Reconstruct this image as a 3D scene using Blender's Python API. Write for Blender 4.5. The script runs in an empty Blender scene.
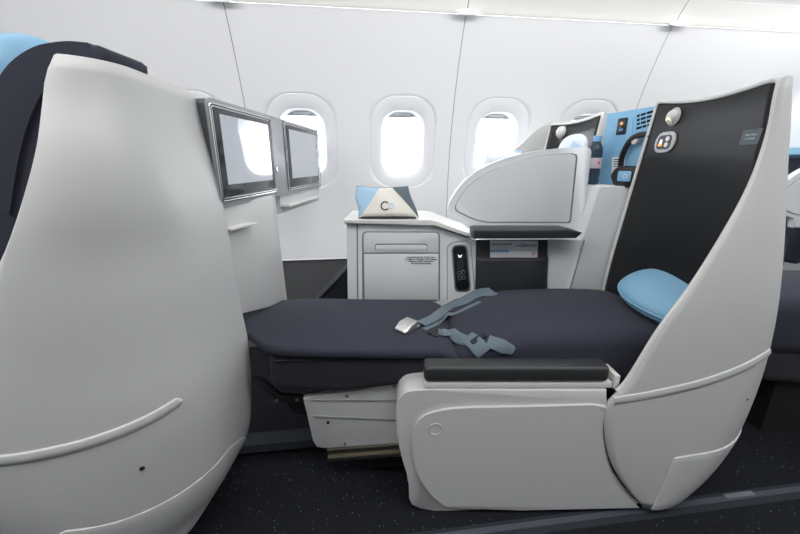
import bpy, bmesh, math, random
from mathutils import Vector, Matrix
from mathutils.bvhtree import BVHTree
random.seed(7)
V = Vector
S = bpy.context.scene
COL = S.collection

# ------------------------------------------------------------------ camera, world, lights, exposure
F = 356.0                                    # 16 mm lens on a 36 mm sensor, 800 px wide
PITCH = math.radians(16.3)
CP, SP = math.cos(PITCH), math.sin(PITCH)
EYE = V((0, 0, 1.0))
cam_d = bpy.data.cameras.new('camera'); cam_d.sensor_width = 36; cam_d.lens = 36 * F / 800; cam_d.clip_start = .02
cam = bpy.data.objects.new('camera', cam_d); COL.objects.link(cam)
cam.location = EYE; cam.rotation_euler = (math.pi / 2 - PITCH, 0, 0)
S.camera = cam
S.view_settings.view_transform = 'Standard'; S.view_settings.look = 'None'
S.view_settings.gamma = 1; S.view_settings.use_curve_mapping = False
S.view_settings.exposure = 0.0
S.cycles.use_denoising = True
S.cycles.max_bounces = 10; S.cycles.diffuse_bounces = 6
wd = bpy.data.worlds.new('daylight'); S.world = wd; wd.use_nodes = True
bg = wd.node_tree.nodes['Background']
bg.inputs[0].default_value = (.93, .97, 1, 1); bg.inputs[1].default_value = 10.0

def area(name, loc, target, sx, sy, power, color=(1, 1, 1), portal=False):
    d = bpy.data.lights.new(name, 'AREA'); d.shape = 'RECTANGLE'; d.size = sx; d.size_y = sy
    d.energy = power; d.color = color
    o = bpy.data.objects.new(name, d); COL.objects.link(o); o.location = loc
    z = (V(loc) - V(target)).normalized()
    up = V((0, 0, 1)) if abs(z.z) < .95 else V((0, 1, 0))
    x = up.cross(z).normalized(); y = z.cross(x)
    o.rotation_euler = Matrix((x, y, z)).transposed().to_euler()
    if portal: d.cycles.is_portal = True
    return o
area('ceiling_light', (.4, .0, 2.12), (.4, .0, 0), 6.5, .9, 69, (1, .995, .985))
wash = area('wall_wash_light', (.3, 1.28, 1.79), (.3 - .095, 2.05, 1.05), 4.2, .16, 14.5, (1, .99, .975))
wash.rotation_euler.z += math.atan(.13)

# ------------------------------------------------------------------ pixel -> place helpers
def rdir(px, py):
    u = (px - 400) / F; v = (267 - py) / F
    return V((u, CP + v * SP, -SP + v * CP))
def at(px, py, Y):
    d = rdir(px, py); return EYE + d * (Y / d.y)
def atz(px, py, Z):
    d = rdir(px, py); return EYE + d * ((Z - EYE.z) / d.z)
def hit(px, py, p, n):
    d = rdir(px, py); return EYE + d * ((V(p) - EYE).dot(V(n)) / d.dot(V(n)))
def bvh(*objs):
    vs, fs = [], []
    for o in objs:
        b = len(vs); M = o.matrix_basis
        vs += [M @ v.co for v in o.data.vertices]; fs += [[b + i for i in f.vertices] for f in o.data.polygons]
    return BVHTree.FromPolygons(vs, fs)
def cast(tree, px, py):
    p, n, i, d = tree.ray_cast(EYE, rdir(px, py).normalized())
    if p is None: return None, None
    if n.dot(rdir(px, py)) > 0: n = -n
    return p, n
def chaikin(pts, it=3):
    pts = [V(p) for p in pts]
    for _ in range(it):
        out = [pts[0]]
        for a, b in zip(pts, pts[1:]): out += [a.lerp(b, .25), a.lerp(b, .75)]
        pts = out + [pts[-1]]
    return pts
def interp(tab, x):
    tab = sorted(tab)
    if x <= tab[0][0]: return tab[0][1]
    for (a, b), (c, d) in zip(tab, tab[1:]):
        if x <= c: return b + (d - b) * (x - a) / (c - a)
    return tab[-1][1]
def smooth_interp(tab, x):
    """monotone-ish Catmull-Rom through (x, y) pairs"""
    t = sorted(tab); n = len(t)
    if x <= t[0][0]: return t[0][1]
    if x >= t[-1][0]: return t[-1][1]
    for i in range(n - 1):
        if x <= t[i + 1][0]: break
    def m(k):
        a, b = t[max(k - 1, 0)], t[min(k + 1, n - 1)]
        return (b[1] - a[1]) / (b[0] - a[0])
    h = t[i + 1][0] - t[i][0]; s = (x - t[i][0]) / h
    return ((2*s**3 - 3*s**2 + 1) * t[i][1] + (s**3 - 2*s**2 + s) * h * m(i)
            + (-2*s**3 + 3*s**2) * t[i+1][1] + (s**3 - s**2) * h * m(i + 1))
def spline(pts, n=6, closed=False):
    pts = [V(p) for p in pts]; N = len(pts); out = []
    for i in range(N if closed else N - 1):
        p0 = pts[(i - 1) % N] if closed or i > 0 else pts[0]
        p1 = pts[i]; p2 = pts[(i + 1) % N]
        p3 = pts[(i + 2) % N] if closed or i + 2 < N else pts[-1]
        for k in range(n):
            s = k / n
            out.append(.5 * (2*p1 + (p2 - p0)*s + (2*p0 - 5*p1 + 4*p2 - p3)*s*s + (3*p1 - p0 - 3*p2 + p3)*s**3))
    if not closed: out.append(pts[-1])
    return out
def frame(o, right, up):
    r = V(right).normalized(); n = r.cross(V(up)).normalized(); u = n.cross(r)
    M = Matrix.Identity(4)
    for i in range(3): M[i][0], M[i][1], M[i][2], M[i][3] = r[i], u[i], n[i], V(o)[i]
    return M

# ------------------------------------------------------------------ materials
MATS = {}
def mat(name, col, rough=.5, metal=0, spec=.5, coat=0, bump=None, noise=None, emit=None, sheen=0):
    m = bpy.data.materials.new(name); m.use_nodes = True; nt = m.node_tree
    b = nt.nodes['Principled BSDF']
    b.inputs['Base Color'].default_value = (*col, 1); b.inputs['Roughness'].default_value = rough
    b.inputs['Metallic'].default_value = metal; b.inputs['Specular IOR Level'].default_value = spec
    b.inputs['Coat Weight'].default_value = coat; b.inputs['Sheen Weight'].default_value = sheen
    if emit:
        b.inputs['Emission Color'].default_value = (*emit[0], 1); b.inputs['Emission Strength'].default_value = emit[1]
    tc = nt.nodes.new('ShaderNodeTexCoord')
    if noise:                                 # (scale, colour 2)
        nz = nt.nodes.new('ShaderNodeTexNoise'); nz.inputs['Scale'].default_value = noise[0]; nz.inputs['Detail'].default_value = 4
        mx = nt.nodes.new('ShaderNodeMix'); mx.data_type = 'RGBA'
        mx.inputs[6].default_value = (*col, 1); mx.inputs[7].default_value = (*noise[1], 1)
        nt.links.new(tc.outputs['Object'], nz.inputs['Vector']); nt.links.new(nz.outputs['Fac'], mx.inputs[0])
        nt.links.new(mx.outputs[2], b.inputs['Base Color'])
    if bump:                                  # (scale, strength)
        n2 = nt.nodes.new('ShaderNodeTexNoise'); n2.inputs['Scale'].default_value = bump[0]; n2.inputs['Detail'].default_value = 2
        bp = nt.nodes.new('ShaderNodeBump'); bp.inputs['Strength'].default_value = bump[1]; bp.inputs['Distance'].default_value = .002
        nt.links.new(tc.outputs['Object'], n2.inputs['Vector']); nt.links.new(n2.outputs['Fac'], bp.inputs['Height'])
        nt.links.new(bp.outputs['Normal'], b.inputs['Normal'])
    MATS[name] = m
    return m
mat('shell_white', (.585, .59, .585), .42, spec=.4, bump=(900, .02))
mat('console_white', (.77, .795, .815), .42, spec=.4)
mat('trim_white', (.70, .70, .68), .4)
mat('wall_white', (.83, .835, .85), .55, spec=.3, bump=(700, .02))
mat('bezel_white', (.83, .84, .86), .55, spec=.3)
mat('bin_white', (.80, .785, .76), .5)
mat('shade_grey', (.55, .56, .58), .5)
mat('groove_grey', (.22, .23, .25), .6)
mat('dado_grey', (.075, .077, .08), .85, bump=(500, .2))
mat('panel_black', (.014, .015, .017), .36, spec=.26, bump=(160, .04))
mat('leather_dark', (.035, .037, .040), .5, spec=.4, bump=(350, .15))
mat('arm_dark', (.030, .032, .034), .42, spec=.5, bump=(420, .10))
mat('leather_blue', (.22, .43, .61), .42, spec=.4, bump=(420, .10))
mat('blue_panel', (.26, .52, .76), .38, spec=.4)
mat('plastic_black', (.012, .012, .014), .35)
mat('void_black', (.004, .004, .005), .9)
mat('rubber_grey', (.026, .030, .038), .8, spec=.2)
mat('track_grey', (.06, .07, .09), .5)
mat('track_light', (.16, .175, .2), .45)
mat('housing_grey', (.30, .31, .33), .38, spec=.5)
mat('housing_dark', (.06, .065, .075), .4)
mat('chrome', (.75, .76, .78), .2, metal=1)
mat('steel', (.36, .33, .28), .38, metal=1)
mat('buckle_metal', (.72, .71, .70), .32, metal=1)
mat('rivet', (.45, .38, .28), .4, metal=1)
mat('belt', (.105, .145, .175), .6, bump=(900, .25), sheen=.2)
mat('belt_light', (.22, .27, .31), .55)
mat('paper', (.86, .87, .88), .5)
mat('ink', (.03, .035, .05), .6)
mat('ink_blue', (.10, .36, .72), .5)
mat('ink_red', (.6, .06, .06), .5)
mat('ink_pale', (.55, .62, .68), .5)
mat('label_slate', (.05, .075, .09), .4)
mat('control_grey', (.58, .58, .58), .4)
mat('glow_warm', (1, .8, .55), .4, emit=((1, .78, .5), 1.2))
mat('glow_orange', (1, .4, .1), .4, emit=((1, .36, .06), 1.0))
mat('glow_white', (1, 1, 1), .4, emit=((.85, .93, 1), .9))
mat('screen_bezel', (.035, .04, .05), .12, spec=.6)
mat('cap_blue', (.22, .45, .72), .35)
mat('pillow_white', (.72, .77, .84), .6, bump=(30, .5))
mat('wrap_blue', (.42, .60, .78), .4)
mat('label_pink', (.72, .60, .66), .5)

def fabric(name, c1, c2, scale=420):
    m = mat(name, c1, .85, spec=.2, sheen=.08); nt = m.node_tree; b = nt.nodes['Principled BSDF']
    tc = nt.nodes.new('ShaderNodeTexCoord')
    wv = nt.nodes.new('ShaderNodeTexVoronoi'); wv.inputs['Scale'].default_value = scale
    mx = nt.nodes.new('ShaderNodeMix'); mx.data_type = 'RGBA'
    mx.inputs[6].default_value = (*c1, 1); mx.inputs[7].default_value = (*c2, 1)
    bp = nt.nodes.new('ShaderNodeBump'); bp.inputs['Strength'].default_value = .25; bp.inputs['Distance'].default_value = .001
    nt.links.new(tc.outputs['Object'], wv.inputs['Vector']); nt.links.new(wv.outputs['Distance'], mx.inputs[0])
    nt.links.new(mx.outputs[2], b.inputs['Base Color']); nt.links.new(wv.outputs['Distance'], bp.inputs['Height'])
    nt.links.new(bp.outputs['Normal'], b.inputs['Normal'])
fabric('fabric_navy', (.024, .026, .040), (.044, .047, .068))
fabric('fabric_dark', (.018, .019, .024), (.030, .031, .038))

def carpet():
    m = mat('carpet', (.013, .014, .018), .95, spec=.1); nt = m.node_tree; b = nt.nodes['Principled BSDF']
    tc = nt.nodes.new('ShaderNodeTexCoord')
    vo = nt.nodes.new('ShaderNodeTexVoronoi'); vo.inputs['Scale'].default_value = 75
    cr = nt.nodes.new('ShaderNodeValToRGB')
    cr.color_ramp.elements[0].position = .05; cr.color_ramp.elements[0].color = (.20, .25, .32, 1)
    cr.color_ramp.elements[1].position = .16; cr.color_ramp.elements[1].color = (.014, .015, .019, 1)
    nz = nt.nodes.new('ShaderNodeTexNoise'); nz.inputs['Scale'].default_value = 24; nz.inputs['Detail'].default_value = 3
    c2 = nt.nodes.new('ShaderNodeValToRGB'); c2.color_ramp.elements[0].position = .40; c2.color_ramp.elements[1].position = .58
    mx = nt.nodes.new('ShaderNodeMix'); mx.data_type = 'RGBA'; mx.inputs[6].default_value = (.014, .015, .019, 1)
    bp = nt.nodes.new('ShaderNodeBump'); bp.inputs['Strength'].default_value = .5; bp.inputs['Distance'].default_value = .004
    n3 = nt.nodes.new('ShaderNodeTexNoise'); n3.inputs['Scale'].default_value = 400
    L = nt.links.new
    L(tc.outputs['Object'], vo.inputs['Vector']); L(tc.outputs['Object'], nz.inputs['Vector']); L(tc.outputs['Object'], n3.inputs['Vector'])
    L(vo.outputs['Distance'], cr.inputs[0]); L(nz.outputs['Fac'], c2.inputs[0]); L(c2.outputs[0], mx.inputs[0])
    L(cr.outputs[0], mx.inputs[7]); L(mx.outputs[2], b.inputs['Base Color'])
    L(n3.outputs['Fac'], bp.inputs['Height']); L(bp.outputs['Normal'], b.inputs['Normal'])
carpet()

def glass_pane():
    m = bpy.data.materials.new('window_glass'); m.use_nodes = True; nt = m.node_tree
    nt.nodes.remove(nt.nodes['Principled BSDF']); out = nt.nodes['Material Output']
    tr = nt.nodes.new('ShaderNodeBsdfTransparent'); gl = nt.nodes.new('ShaderNodeBsdfGlossy'); gl.inputs['Roughness'].default_value = .03
    mx = nt.nodes.new('ShaderNodeMixShader'); mx.inputs[0].default_value = .05
    nt.links.new(tr.outputs[0], mx.inputs[1]); nt.links.new(gl.outputs[0], mx.inputs[2]); nt.links.new(mx.outputs[0], out.inputs[0])
    MATS['window_glass'] = m
glass_pane()
def bottle_plastic():
    m = mat('bottle_plastic', (.10, .16, .22), .08); b = m.node_tree.nodes['Principled BSDF']
    b.inputs['Transmission Weight'].default_value = .75; b.inputs['IOR'].default_value = 1.33
bottle_plastic()
def screen_mat():
    m = mat('screen_display', (.02, .022, .026), .03, spec=1.0, emit=((.50, .55, .63), .62)); b = m.node_tree.nodes['Principled BSDF']
    b.inputs['Coat Weight'].default_value = 1.0; b.inputs['Coat Roughness'].default_value = .02; b.inputs['Coat IOR'].default_value = 1.7
screen_mat()
def pouch_mat():
    """three cloth colours cut along curved seams, in the pouch's own coordinates"""
    m = mat('pouch_cloth', (.70, .68, .62), .8, bump=(500, .2)); nt = m.node_tree; b = nt.nodes['Principled BSDF']
    tc = nt.nodes.new('ShaderNodeTexCoord'); sp = nt.nodes.new('ShaderNodeSeparateXYZ')
    L = nt.links.new; L(tc.outputs['Generated'], sp.inputs[0])
    def mth(op, a, bb):
        n = nt.nodes.new('ShaderNodeMath'); n.operation = op
        for i, q in enumerate((a, bb)):
            if isinstance(q, (int, float)): n.inputs[i].default_value = q
            else: L(q, n.inputs[i])
        return n.outputs[0]
    x, z = sp.outputs['X'], sp.outputs['Z']
    left = mth('LESS_THAN', x, mth('ADD', mth('MULTIPLY', mth('POWER', z, .9), .345), .05))
    right = mth('GREATER_THAN', x, mth('SUBTRACT', 1.0, mth('MULTIPLY', mth('POWER', z, 1.15), .44)))
    m1 = nt.nodes.new('ShaderNodeMix'); m1.data_type = 'RGBA'; m1.inputs[6].default_value = (.70, .68, .62, 1); m1.inputs[7].default_value = (.36, .53, .70, 1)
    m2 = nt.nodes.new('ShaderNodeMix'); m2.data_type = 'RGBA'; m2.inputs[7].default_value = (.10, .13, .155, 1)
    L(left, m1.inputs[0]); L(m1.outputs[2], m2.inputs[6]); L(right, m2.inputs[0]); L(m2.outputs[2], b.inputs['Base Color'])
pouch_mat()

# ------------------------------------------------------------------ object helpers
def tag(o, label=None, cat=None, group=None, kind=None):
    if label: o['label'] = label
    if cat: o['category'] = cat
    if group: o['group'] = group
    if kind: o['kind'] = kind
    return o
def thing(name, label, cat, loc=(0, 0, 0), group=None):
    o = bpy.data.objects.new(name, None); o.empty_display_size = .05; COL.objects.link(o); o.location = loc
    return tag(o, label, cat, group)
def obj(name, bm, m, parent=None, angle=38, smooth=True):
    me = bpy.data.meshes.new(name); bmesh.ops.remove_doubles(bm, verts=bm.verts, dist=1e-6)
    bmesh.ops.recalc_face_normals(bm, faces=bm.faces); bm.to_mesh(me); bm.free()
    if smooth:
        me.shade_smooth(); me.set_sharp_from_angle(angle=math.radians(angle))
    o = bpy.data.objects.new(name, me); COL.objects.link(o)
    me.materials.append(MATS[m])
    if parent: adopt(o, parent)
    return o
def adopt(o, parent):
    o.parent = parent
    o.matrix_parent_inverse = world(parent).inverted()
def world(o):
    return (world(o.parent) @ o.matrix_parent_inverse if o.parent else Matrix.Identity(4)) @ o.matrix_basis
def copy_tree(o, off, parent=None, top=True):
    c = o.copy(); COL.objects.link(c)
    if parent: c.parent = parent
    kids = [k for k in o.children]
    for k in kids:
        copy_tree(k, off, c, False)
    if top: c.location = o.location + V(off)
    return c
def prism(bm, pts, ext, bevel=0, seg=2):
    """polygon pts (3D) extruded along ext; the edges of both rims bevelled"""
    ext = V(ext)
    a = [bm.verts.new(V(p)) for p in pts]; b = [bm.verts.new(V(p) + ext) for p in pts]
    n = len(a); fa = bm.faces.new(a[::-1]); fb = bm.faces.new(b)
    for i in range(n): bm.faces.new((a[i], a[(i + 1) % n], b[(i + 1) % n], b[i]))
    if bevel:
        es = list(set(fa.edges) | set(fb.edges))
        bmesh.ops.bevel(bm, geom=es, offset=bevel, segments=seg, affect='EDGES', profile=.5, clamp_overlap=True)
    return bm
def rrect(w, h, r, n=5, M=None):
    pts = []
    for cx, cy, a0 in ((w/2 - r, h/2 - r, 0), (-w/2 + r, h/2 - r, 90), (-w/2 + r, -h/2 + r, 180), (w/2 - r, -h/2 + r, 270)):
        for k in range(n + 1):
            a = math.radians(a0 + 90 * k / n); pts.append(V((cx + r * math.cos(a), cy + r * math.sin(a), 0)))
    return [M @ p for p in pts] if M else pts
def plate(bm, M, w, h, d, r=.002, bevel=0, cx=0, cy=0, z0=0, seg=2):
    T = M @ Matrix.Translation((cx, cy, z0))
    prism(bm, rrect(w, h, r, 5, T), T.to_3x3() @ V((0, 0, d)), bevel, seg); return bm
def box(bm, lo, hi, bevel=0, seg=2):
    lo, hi = V(lo), V(hi)
    c = bmesh.ops.create_cube(bm, size=1, matrix=Matrix.Translation((lo + hi) / 2) @ Matrix.Diagonal((*(hi - lo), 1)))
    if bevel:
        es = list({e for v in c['verts'] for e in v.link_edges})
        bmesh.ops.bevel(bm, geom=es, offset=bevel, segments=seg, affect='EDGES', profile=.5)
    return bm
def tube(bm, path, r, n=8, closed=False, cap=True):
    path = [V(p) for p in path]; N = len(path); rings = []; prev = None
    for i, p in enumerate(path):
        t = (path[(i + 1) % N if closed else min(i + 1, N - 1)] - path[(i - 1) % N if closed else max(i - 1, 0)]).normalized()
        if prev is None:
            a = V((0, 0, 1)) if abs(t.z) < .9 else V((0, 1, 0)); x = t.cross(a).normalized()
        else:
            x = (prev - t * prev.dot(t)).normalized()
        prev = x; y = t.cross(x); rr = r[i] if isinstance(r, (list, tuple)) else r
        rings.append([bm.verts.new(p + (x * math.cos(q) + y * math.sin(q)) * rr) for q in [2 * math.pi * k / n for k in range(n)]])
    for i in range(N if closed else N - 1):
        A, B = rings[i], rings[(i + 1) % N]
        for k in range(n): bm.faces.new((A[k], A[(k + 1) % n], B[(k + 1) % n], B[k]))
    if cap and not closed:
        bm.faces.new(rings[0][::-1]); bm.faces.new(rings[-1])
    return bm
def strip(bm, path, norms, width, thick, prof=None):
    """ribbon lying on a surface: flat profile (or prof list of (across, out)) swept along path"""
    N = len(path); rings = []
    for i, p in enumerate(path):
        t = (path[min(i + 1, N - 1)] - path[max(i - 1, 0)]).normalized(); n = norms[i].normalized()
        s = t.cross(n).normalized(); n = s.cross(t)
        w = width[i] if isinstance(width, (list, tuple)) else width
        pr = prof or [(-.5, 0), (-.5, .6), (-.42, 1), (.42, 1), (.5, .6), (.5, 0)]
        rings.append([bm.verts.new(p + s * (a * w) + n * (b * thick)) for a, b in pr])
    m = len(rings[0])
    for A, B in zip(rings, rings[1:]):
        for k in range(m): bm.faces.new((A[k], A[(k + 1) % m], B[(k + 1) % m], B[k]))
    bm.faces.new(rings[0][::-1]); bm.faces.new(rings[-1])
    return bm
def revolve(bm, prof, M, n=24):
    """prof: (radius, height) pairs about local z"""
    rings = []
    for r, h in prof:
        if r < 1e-5: rings.append([bm.verts.new(M @ V((0, 0, h)))])
        else: rings.append([bm.verts.new(M @ V((r * math.cos(2*math.pi*k/n), r * math.sin(2*math.pi*k/n), h))) for k in range(n)])
    for A, B in zip(rings, rings[1:]):
        for k in range(n):
            f = [A[k % len(A)], A[(k + 1) % len(A)], B[(k + 1) % len(B)], B[k % len(B)]]
            f2 = []
            for v in f:
                if v not in f2: f2.append(v)
            if len(f2) > 2: bm.faces.new(f2)
    return bm
def torus(bm, M, R, r, n=32, k=8):
    return tube(bm, [M @ V((R * math.cos(2*math.pi*i/n), R * math.sin(2*math.pi*i/n), 0)) for i in range(n)], r, k, closed=True)
def loft(bm, rings, closed=True, caps=True):
    R = [[bm.verts.new(V(p)) for p in r] for r in rings]; m = len(R[0])
    for A, B in zip(R, R[1:]):
        for k in range(m if closed else m - 1): bm.faces.new((A[k], A[(k + 1) % m], B[(k + 1) % m], B[k]))
    if caps and closed: bm.faces.new(R[0][::-1]); bm.faces.new(R[-1])
    return bm
def cushion(bm, st, M=None, re0=.03, re1=.03):
    """stations (x, y0, y1, z0, z1, r, crown) lofted along x with rounded ends"""
    def at_x(x):
        out = [x]
        for j in range(1, 7): out.append(smooth_interp([(s[0], s[j]) for s in st], x))
        return out
    x0, x1 = st[0][0], st[-1][0]; xs = []
    for k in range(6):
        a = math.pi / 2 * k / 6; xs.append((x0 + re0 * (1 - math.cos(a)) if re0 else x0, re0 * (1 - math.sin(a))))
    if not re0: xs = [(x0, 0)]
    n = 22; xs += [(x0 + re0 + (x1 - re1 - x0 - re0) * k / n, 0) for k in range(n + 1)]
    if re1:
        for k in range(1, 7):
            a = math.pi / 2 * k / 6; xs.append((x1 - re1 * (1 - math.sin(a)), re1 * (1 - math.cos(a))))
    rings = []
    for x, ins in xs:
        _, y0, y1, z0, z1, r, cr = at_x(x)
        y0 += ins; y1 -= ins; z0 += ins * .8; z1 -= ins * .8; r = min(r, (y1 - y0) / 2 - .001, (z1 - z0) / 2 - .001)
        ring = []
        for cy, cz, a0 in ((y1 - r, z0 + r, 270), (y1 - r, z1 - r, 0), (y0 + r, z1 - r, 90), (y0 + r, z0 + r, 180)):
            for k in range(6):
                a = math.radians(a0 + 90 * k / 5)
                ring.append(V((x, cy + r * math.cos(a), cz + r * math.sin(a))))
            if a0 == 0:                       # the crowned top
                for k in range(1, 10):
                    q = k / 10; y = y1 - r + (y0 - y1 + 2 * r) * q
                    ring.append(V((x, y, z1 + cr * math.sin(math.pi * q))))
        rings.append([M @ p for p in ring] if M else ring)
    return loft(bm, rings)
def text(name, body, M, size, m, parent, align='CENTER', bold=0):
    c = bpy.data.curves.new(name, 'FONT'); c.body = body; c.size = size; c.align_x = align; c.align_y = 'CENTER'
    c.extrude = .0002; c.offset = bold; c.materials.append(MATS[m])
    tmp = bpy.data.objects.new(name, c); COL.objects.link(tmp)
    me = bpy.data.meshes.new_from_object(tmp.evaluated_get(bpy.context.evaluated_depsgraph_get()))
    bpy.data.objects.remove(tmp); bpy.data.curves.remove(c)
    me.transform(M)
    o = bpy.data.objects.new(name, me); COL.objects.link(o); o.parent = parent; o.matrix_parent_inverse = world(parent).inverted()
    return o
def struct(name, bm, m, parent=None, **k):
    o = obj(name, bm, m, parent, **k); o['kind'] = 'structure'; return o
NB = bmesh.new

# ================================================================== SETTING
TAN = .13; TH = math.atan(TAN)
E = V((math.cos(TH), math.sin(TH), 0)); N_ = V((-math.sin(TH), math.cos(TH), 0)); Y0 = 2.07
RAD, ZC = 1.8, .8
def inset(z): return RAD - math.sqrt(max(RAD**2 - (z - ZC)**2, .01)) - .0253
def W(s, z, off=0): return V((0, Y0, 0)) + E * s + N_ * (off - inset(z)) + V((0, 0, z))
ZT, ZD = 1.660, .465

bm = NB(); box(bm, (-3.6, -2.3, -.05), (4.6, 3.2, 0)); struct('floor', bm, 'carpet')

def rr_radius(a, b, r):
    base = rrect(2*a, 2*b, r, 24)
    pts = [tuple(base[i].lerp(base[(i + 1) % len(base)], k / 12).xy) for i in range(len(base)) for k in range(12)]
    tab = sorted((math.atan2(y, x), math.hypot(x, y)) for x, y in pts)
    tab = [(t - 2*math.pi, q) for t, q in tab] + tab + [(t + 2*math.pi, q) for t, q in tab]
    return lambda th: interp(tab, th)
NA = 72
ANG = [2 * math.pi * (k + .5) / NA - math.pi for k in range(NA)]
CW, CZ0, CZ1, WZ = .535, .80, 1.40, 1.10
def rect_r(th):
    c, s = math.cos(th), math.sin(th); best = 9
    if abs(c) > 1e-9: best = min(best, (CW / 2) / abs(c))
    if s > 0: best = min(best, (CZ1 - WZ) / s)
    if s < 0: best = min(best, (WZ - CZ0) / -s)
    return best
corner_angles = [math.atan2(CZ1 - WZ, CW/2), math.atan2(CZ1 - WZ, -CW/2), math.atan2(CZ0 - WZ, -CW/2), math.atan2(CZ0 - WZ, CW/2)]
for ca in corner_angles:
    k = min(range(NA), key=lambda i: abs(ANG[i] - ca)); ANG[k] = ca
HA, HB, HR = .116, .168, .090
bez = rr_radius(.176, .232, .135)
hole = rr_radius(HA, HB, HR)
hole2 = rr_radius(HA * .94, HB * .955, HR * .95)
def ring(f, s0, off, dz=0, scale=1.0):
    return [W(s0 + f(t) * scale * math.cos(t), WZ + dz + f(t) * scale * math.sin(t), off) for t in ANG]
S0 = .016
def wall_panel(k0):
    """one moulded sidewall panel spanning two windows"""
    bm = NB(); a = S0 + k0 * CW - CW / 2; b = a + 2 * CW; g = .0016
    for k in (k0, k0 + 1):
        s0 = S0 + k * CW
        mixr = lambda q: (lambda t: rect_r(t) * (1 - q) + bez(t) * 1.01 * q)
        loft(bm, [ring(mixr(q / 6), s0, 0) for q in range(7)] + [ring(bez, s0, .002, 0, 1.004)], True, False)
    for z0, z1, n in ((ZD, CZ0, 6), (CZ1, ZT, 6)):
        loft(bm, [[W(a + g + (b - a - 2*g) * i / 12, z0 + (z1 - z0) * j / n) for i in range(13)] for j in range(n + 1)], False, False)
    for v in bm.verts: pass
    o = struct('wall_back', bm, 'wall_white', angle=60)
    # pull the panel's side edges in by the joint gap
    for v in o.data.vertices:
        s = (v.co - V((0, Y0, 0))).dot(E)
        if s < a + g: v.co += E * (a + g - s)
        if s > b - g: v.co -= E * (s - b + g)
    return o
def window(k):
    s0 = S0 + k * CW
    bm = NB()
    loft(bm, [ring(rect_r, s0, .02, 0, .995), ring(bez, s0, .012, 0, 1.012), ring(bez, s0, .0014, 0, 1.0), ring(bez, s0, .0008, 0, .99), ring(bez, s0, .0008, 0, .97)]
         + [[a.lerp(b, q) + N_ * (.012 * q ** 3) for a, b in zip(ring(bez, s0, .0008, 0, .97), ring(hole, s0, .0))] for q in (.25, .5, .7, .85, 1)]
         + [ring(hole, s0, .018), ring(hole2, s0, .062), ring(hole2, s0, .09)], True, False)
    o = struct('window_%d' % (k + 2), bm, 'bezel_white', angle=50)
    bm = NB(); bm.faces.new([bm.verts.new(p) for p in ring(hole2, s0, .084, 0, 1.02)])
    struct('window_pane', bm, 'window_glass', o)
    # the blind pulled almost fully up: only its lip shows
    bm = NB(); zb = WZ + HB - .030
    pts = [W(s0 + x, z, .058) for x, z in ((-HA, zb), (HA, zb), (HA, WZ + HB + .02), (-HA, WZ + HB + .02))]
    prism(bm, pts, N_ * .006)
    sh = struct('window_blind', bm, 'shade_grey', o)
    bm = NB(); M = frame(W(s0, zb + .016, .058), E, V((0, 0, 1)))
    plate(bm, M, .09, .010, .006, .005, .002)
    struct('blind_handle', bm, 'bezel_white', o)
    c = W(s0, WZ, .12)
    area('daylight_portal', c, c - N_, .30, .40, 1, portal=True)
for k0 in (-5, -3, -1, 1, 3): wall_panel(k0)
WIN0 = -4
for k in range(-5, 5): window(k)
# rename windows in reading order
for i, o in enumerate(sorted([o for o in S.objects if o.name.startswith('window_') and not o.parent], key=lambda o: o.data.vertices[0].co.x)):
    o.name = 'wtmp%d' % i
for i, o in enumerate([o for o in S.objects if o.name.startswith('wtmp')]): o.name = 'window_%d' % (int(o.name[4:]) + 1)
SA, SB = S0 - 5 * CW - CW / 2, S0 + 5 * CW - CW / 2
bm = NB()                                     # dark joint backing behind the panel seams
for k in range(-2, 3):
    s = S0 + (2 * k + 1) * CW - CW / 2
    loft(bm, [[W(s + d, ZD + (ZT + .05 - ZD) * j / 16, .004) for d in (-.02, .02)] for j in range(17)], False, False)
struct('trim_1', bm, 'groove_grey')
bm = NB()                                     # lower dado
loft(bm, [[W(SA + (SB - SA) * i / 8, ZD * j / 4, .010) for i in range(9)] for j in range(5)], False, False)
struct('baseboard_back', bm, 'dado_grey')
bm = NB()
loft(bm, [[W(s, z, o) for z, o in ((ZD + .002, 0), (ZD - .004, -.004), (ZD - .006, .011))] for s in (SA, SB)], False, False)
struct('trim_2', bm, 'wall_white')
# overhead locker underside, locker fronts, ceiling: lofted along the cabin
def run(name, prof, m, a=SA, b=SB, n=10):
    bm = NB(); loft(bm, [[W(a + (b - a) * i / n, 1.1, 0) + N_ * o + V((0, 0, z - 1.1)) for o, z in prof] for i in range(n + 1)], False, False)
    return struct(name, bm, m, angle=30)
i0 = -inset(ZT)
seams = [S0 + (2 * k + 1) * CW - CW / 2 for k in range(-3, 3)]
for a, b in zip(seams, seams[1:]):
    run('ceiling_panel', [(i0 + .01, ZT + .004), (i0 - .012, ZT + .001), (i0 - .016, ZT + .006), (i0 - .018, ZT + .014),
                    (i0 - .034, ZT + .040), (i0 - .058, ZT + .072), (i0 - .08, ZT + .090)], 'bin_white', a + .002, b - .002)
run('ceiling_rail', [(i0 - .078, ZT + .092), (i0 - .20, ZT + .150), (i0 - .44, ZT + .220), (i0 - .50, ZT + .27)], 'wall_white')
run('ceiling_locker', [(i0 - .50, ZT + .27), (i0 - .53, ZT + .32), (i0 - .52, ZT + .40), (i0 - .48, 2.16)], 'wall_white')
run('ceiling', [(i0 - .48, 2.16), (i0 - 1.2, 2.2), (i0 - 3.6, 2.2), (-4.15, 1.6), (-4.18, 1.25)], 'wall_white')
run('wall_front', [(-4.18, 1.25), (-4.2, 0)], 'dado_grey')  # unseen opposite wall, coloured dark to cut bounce onto the seat sides
bm = NB()
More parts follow.
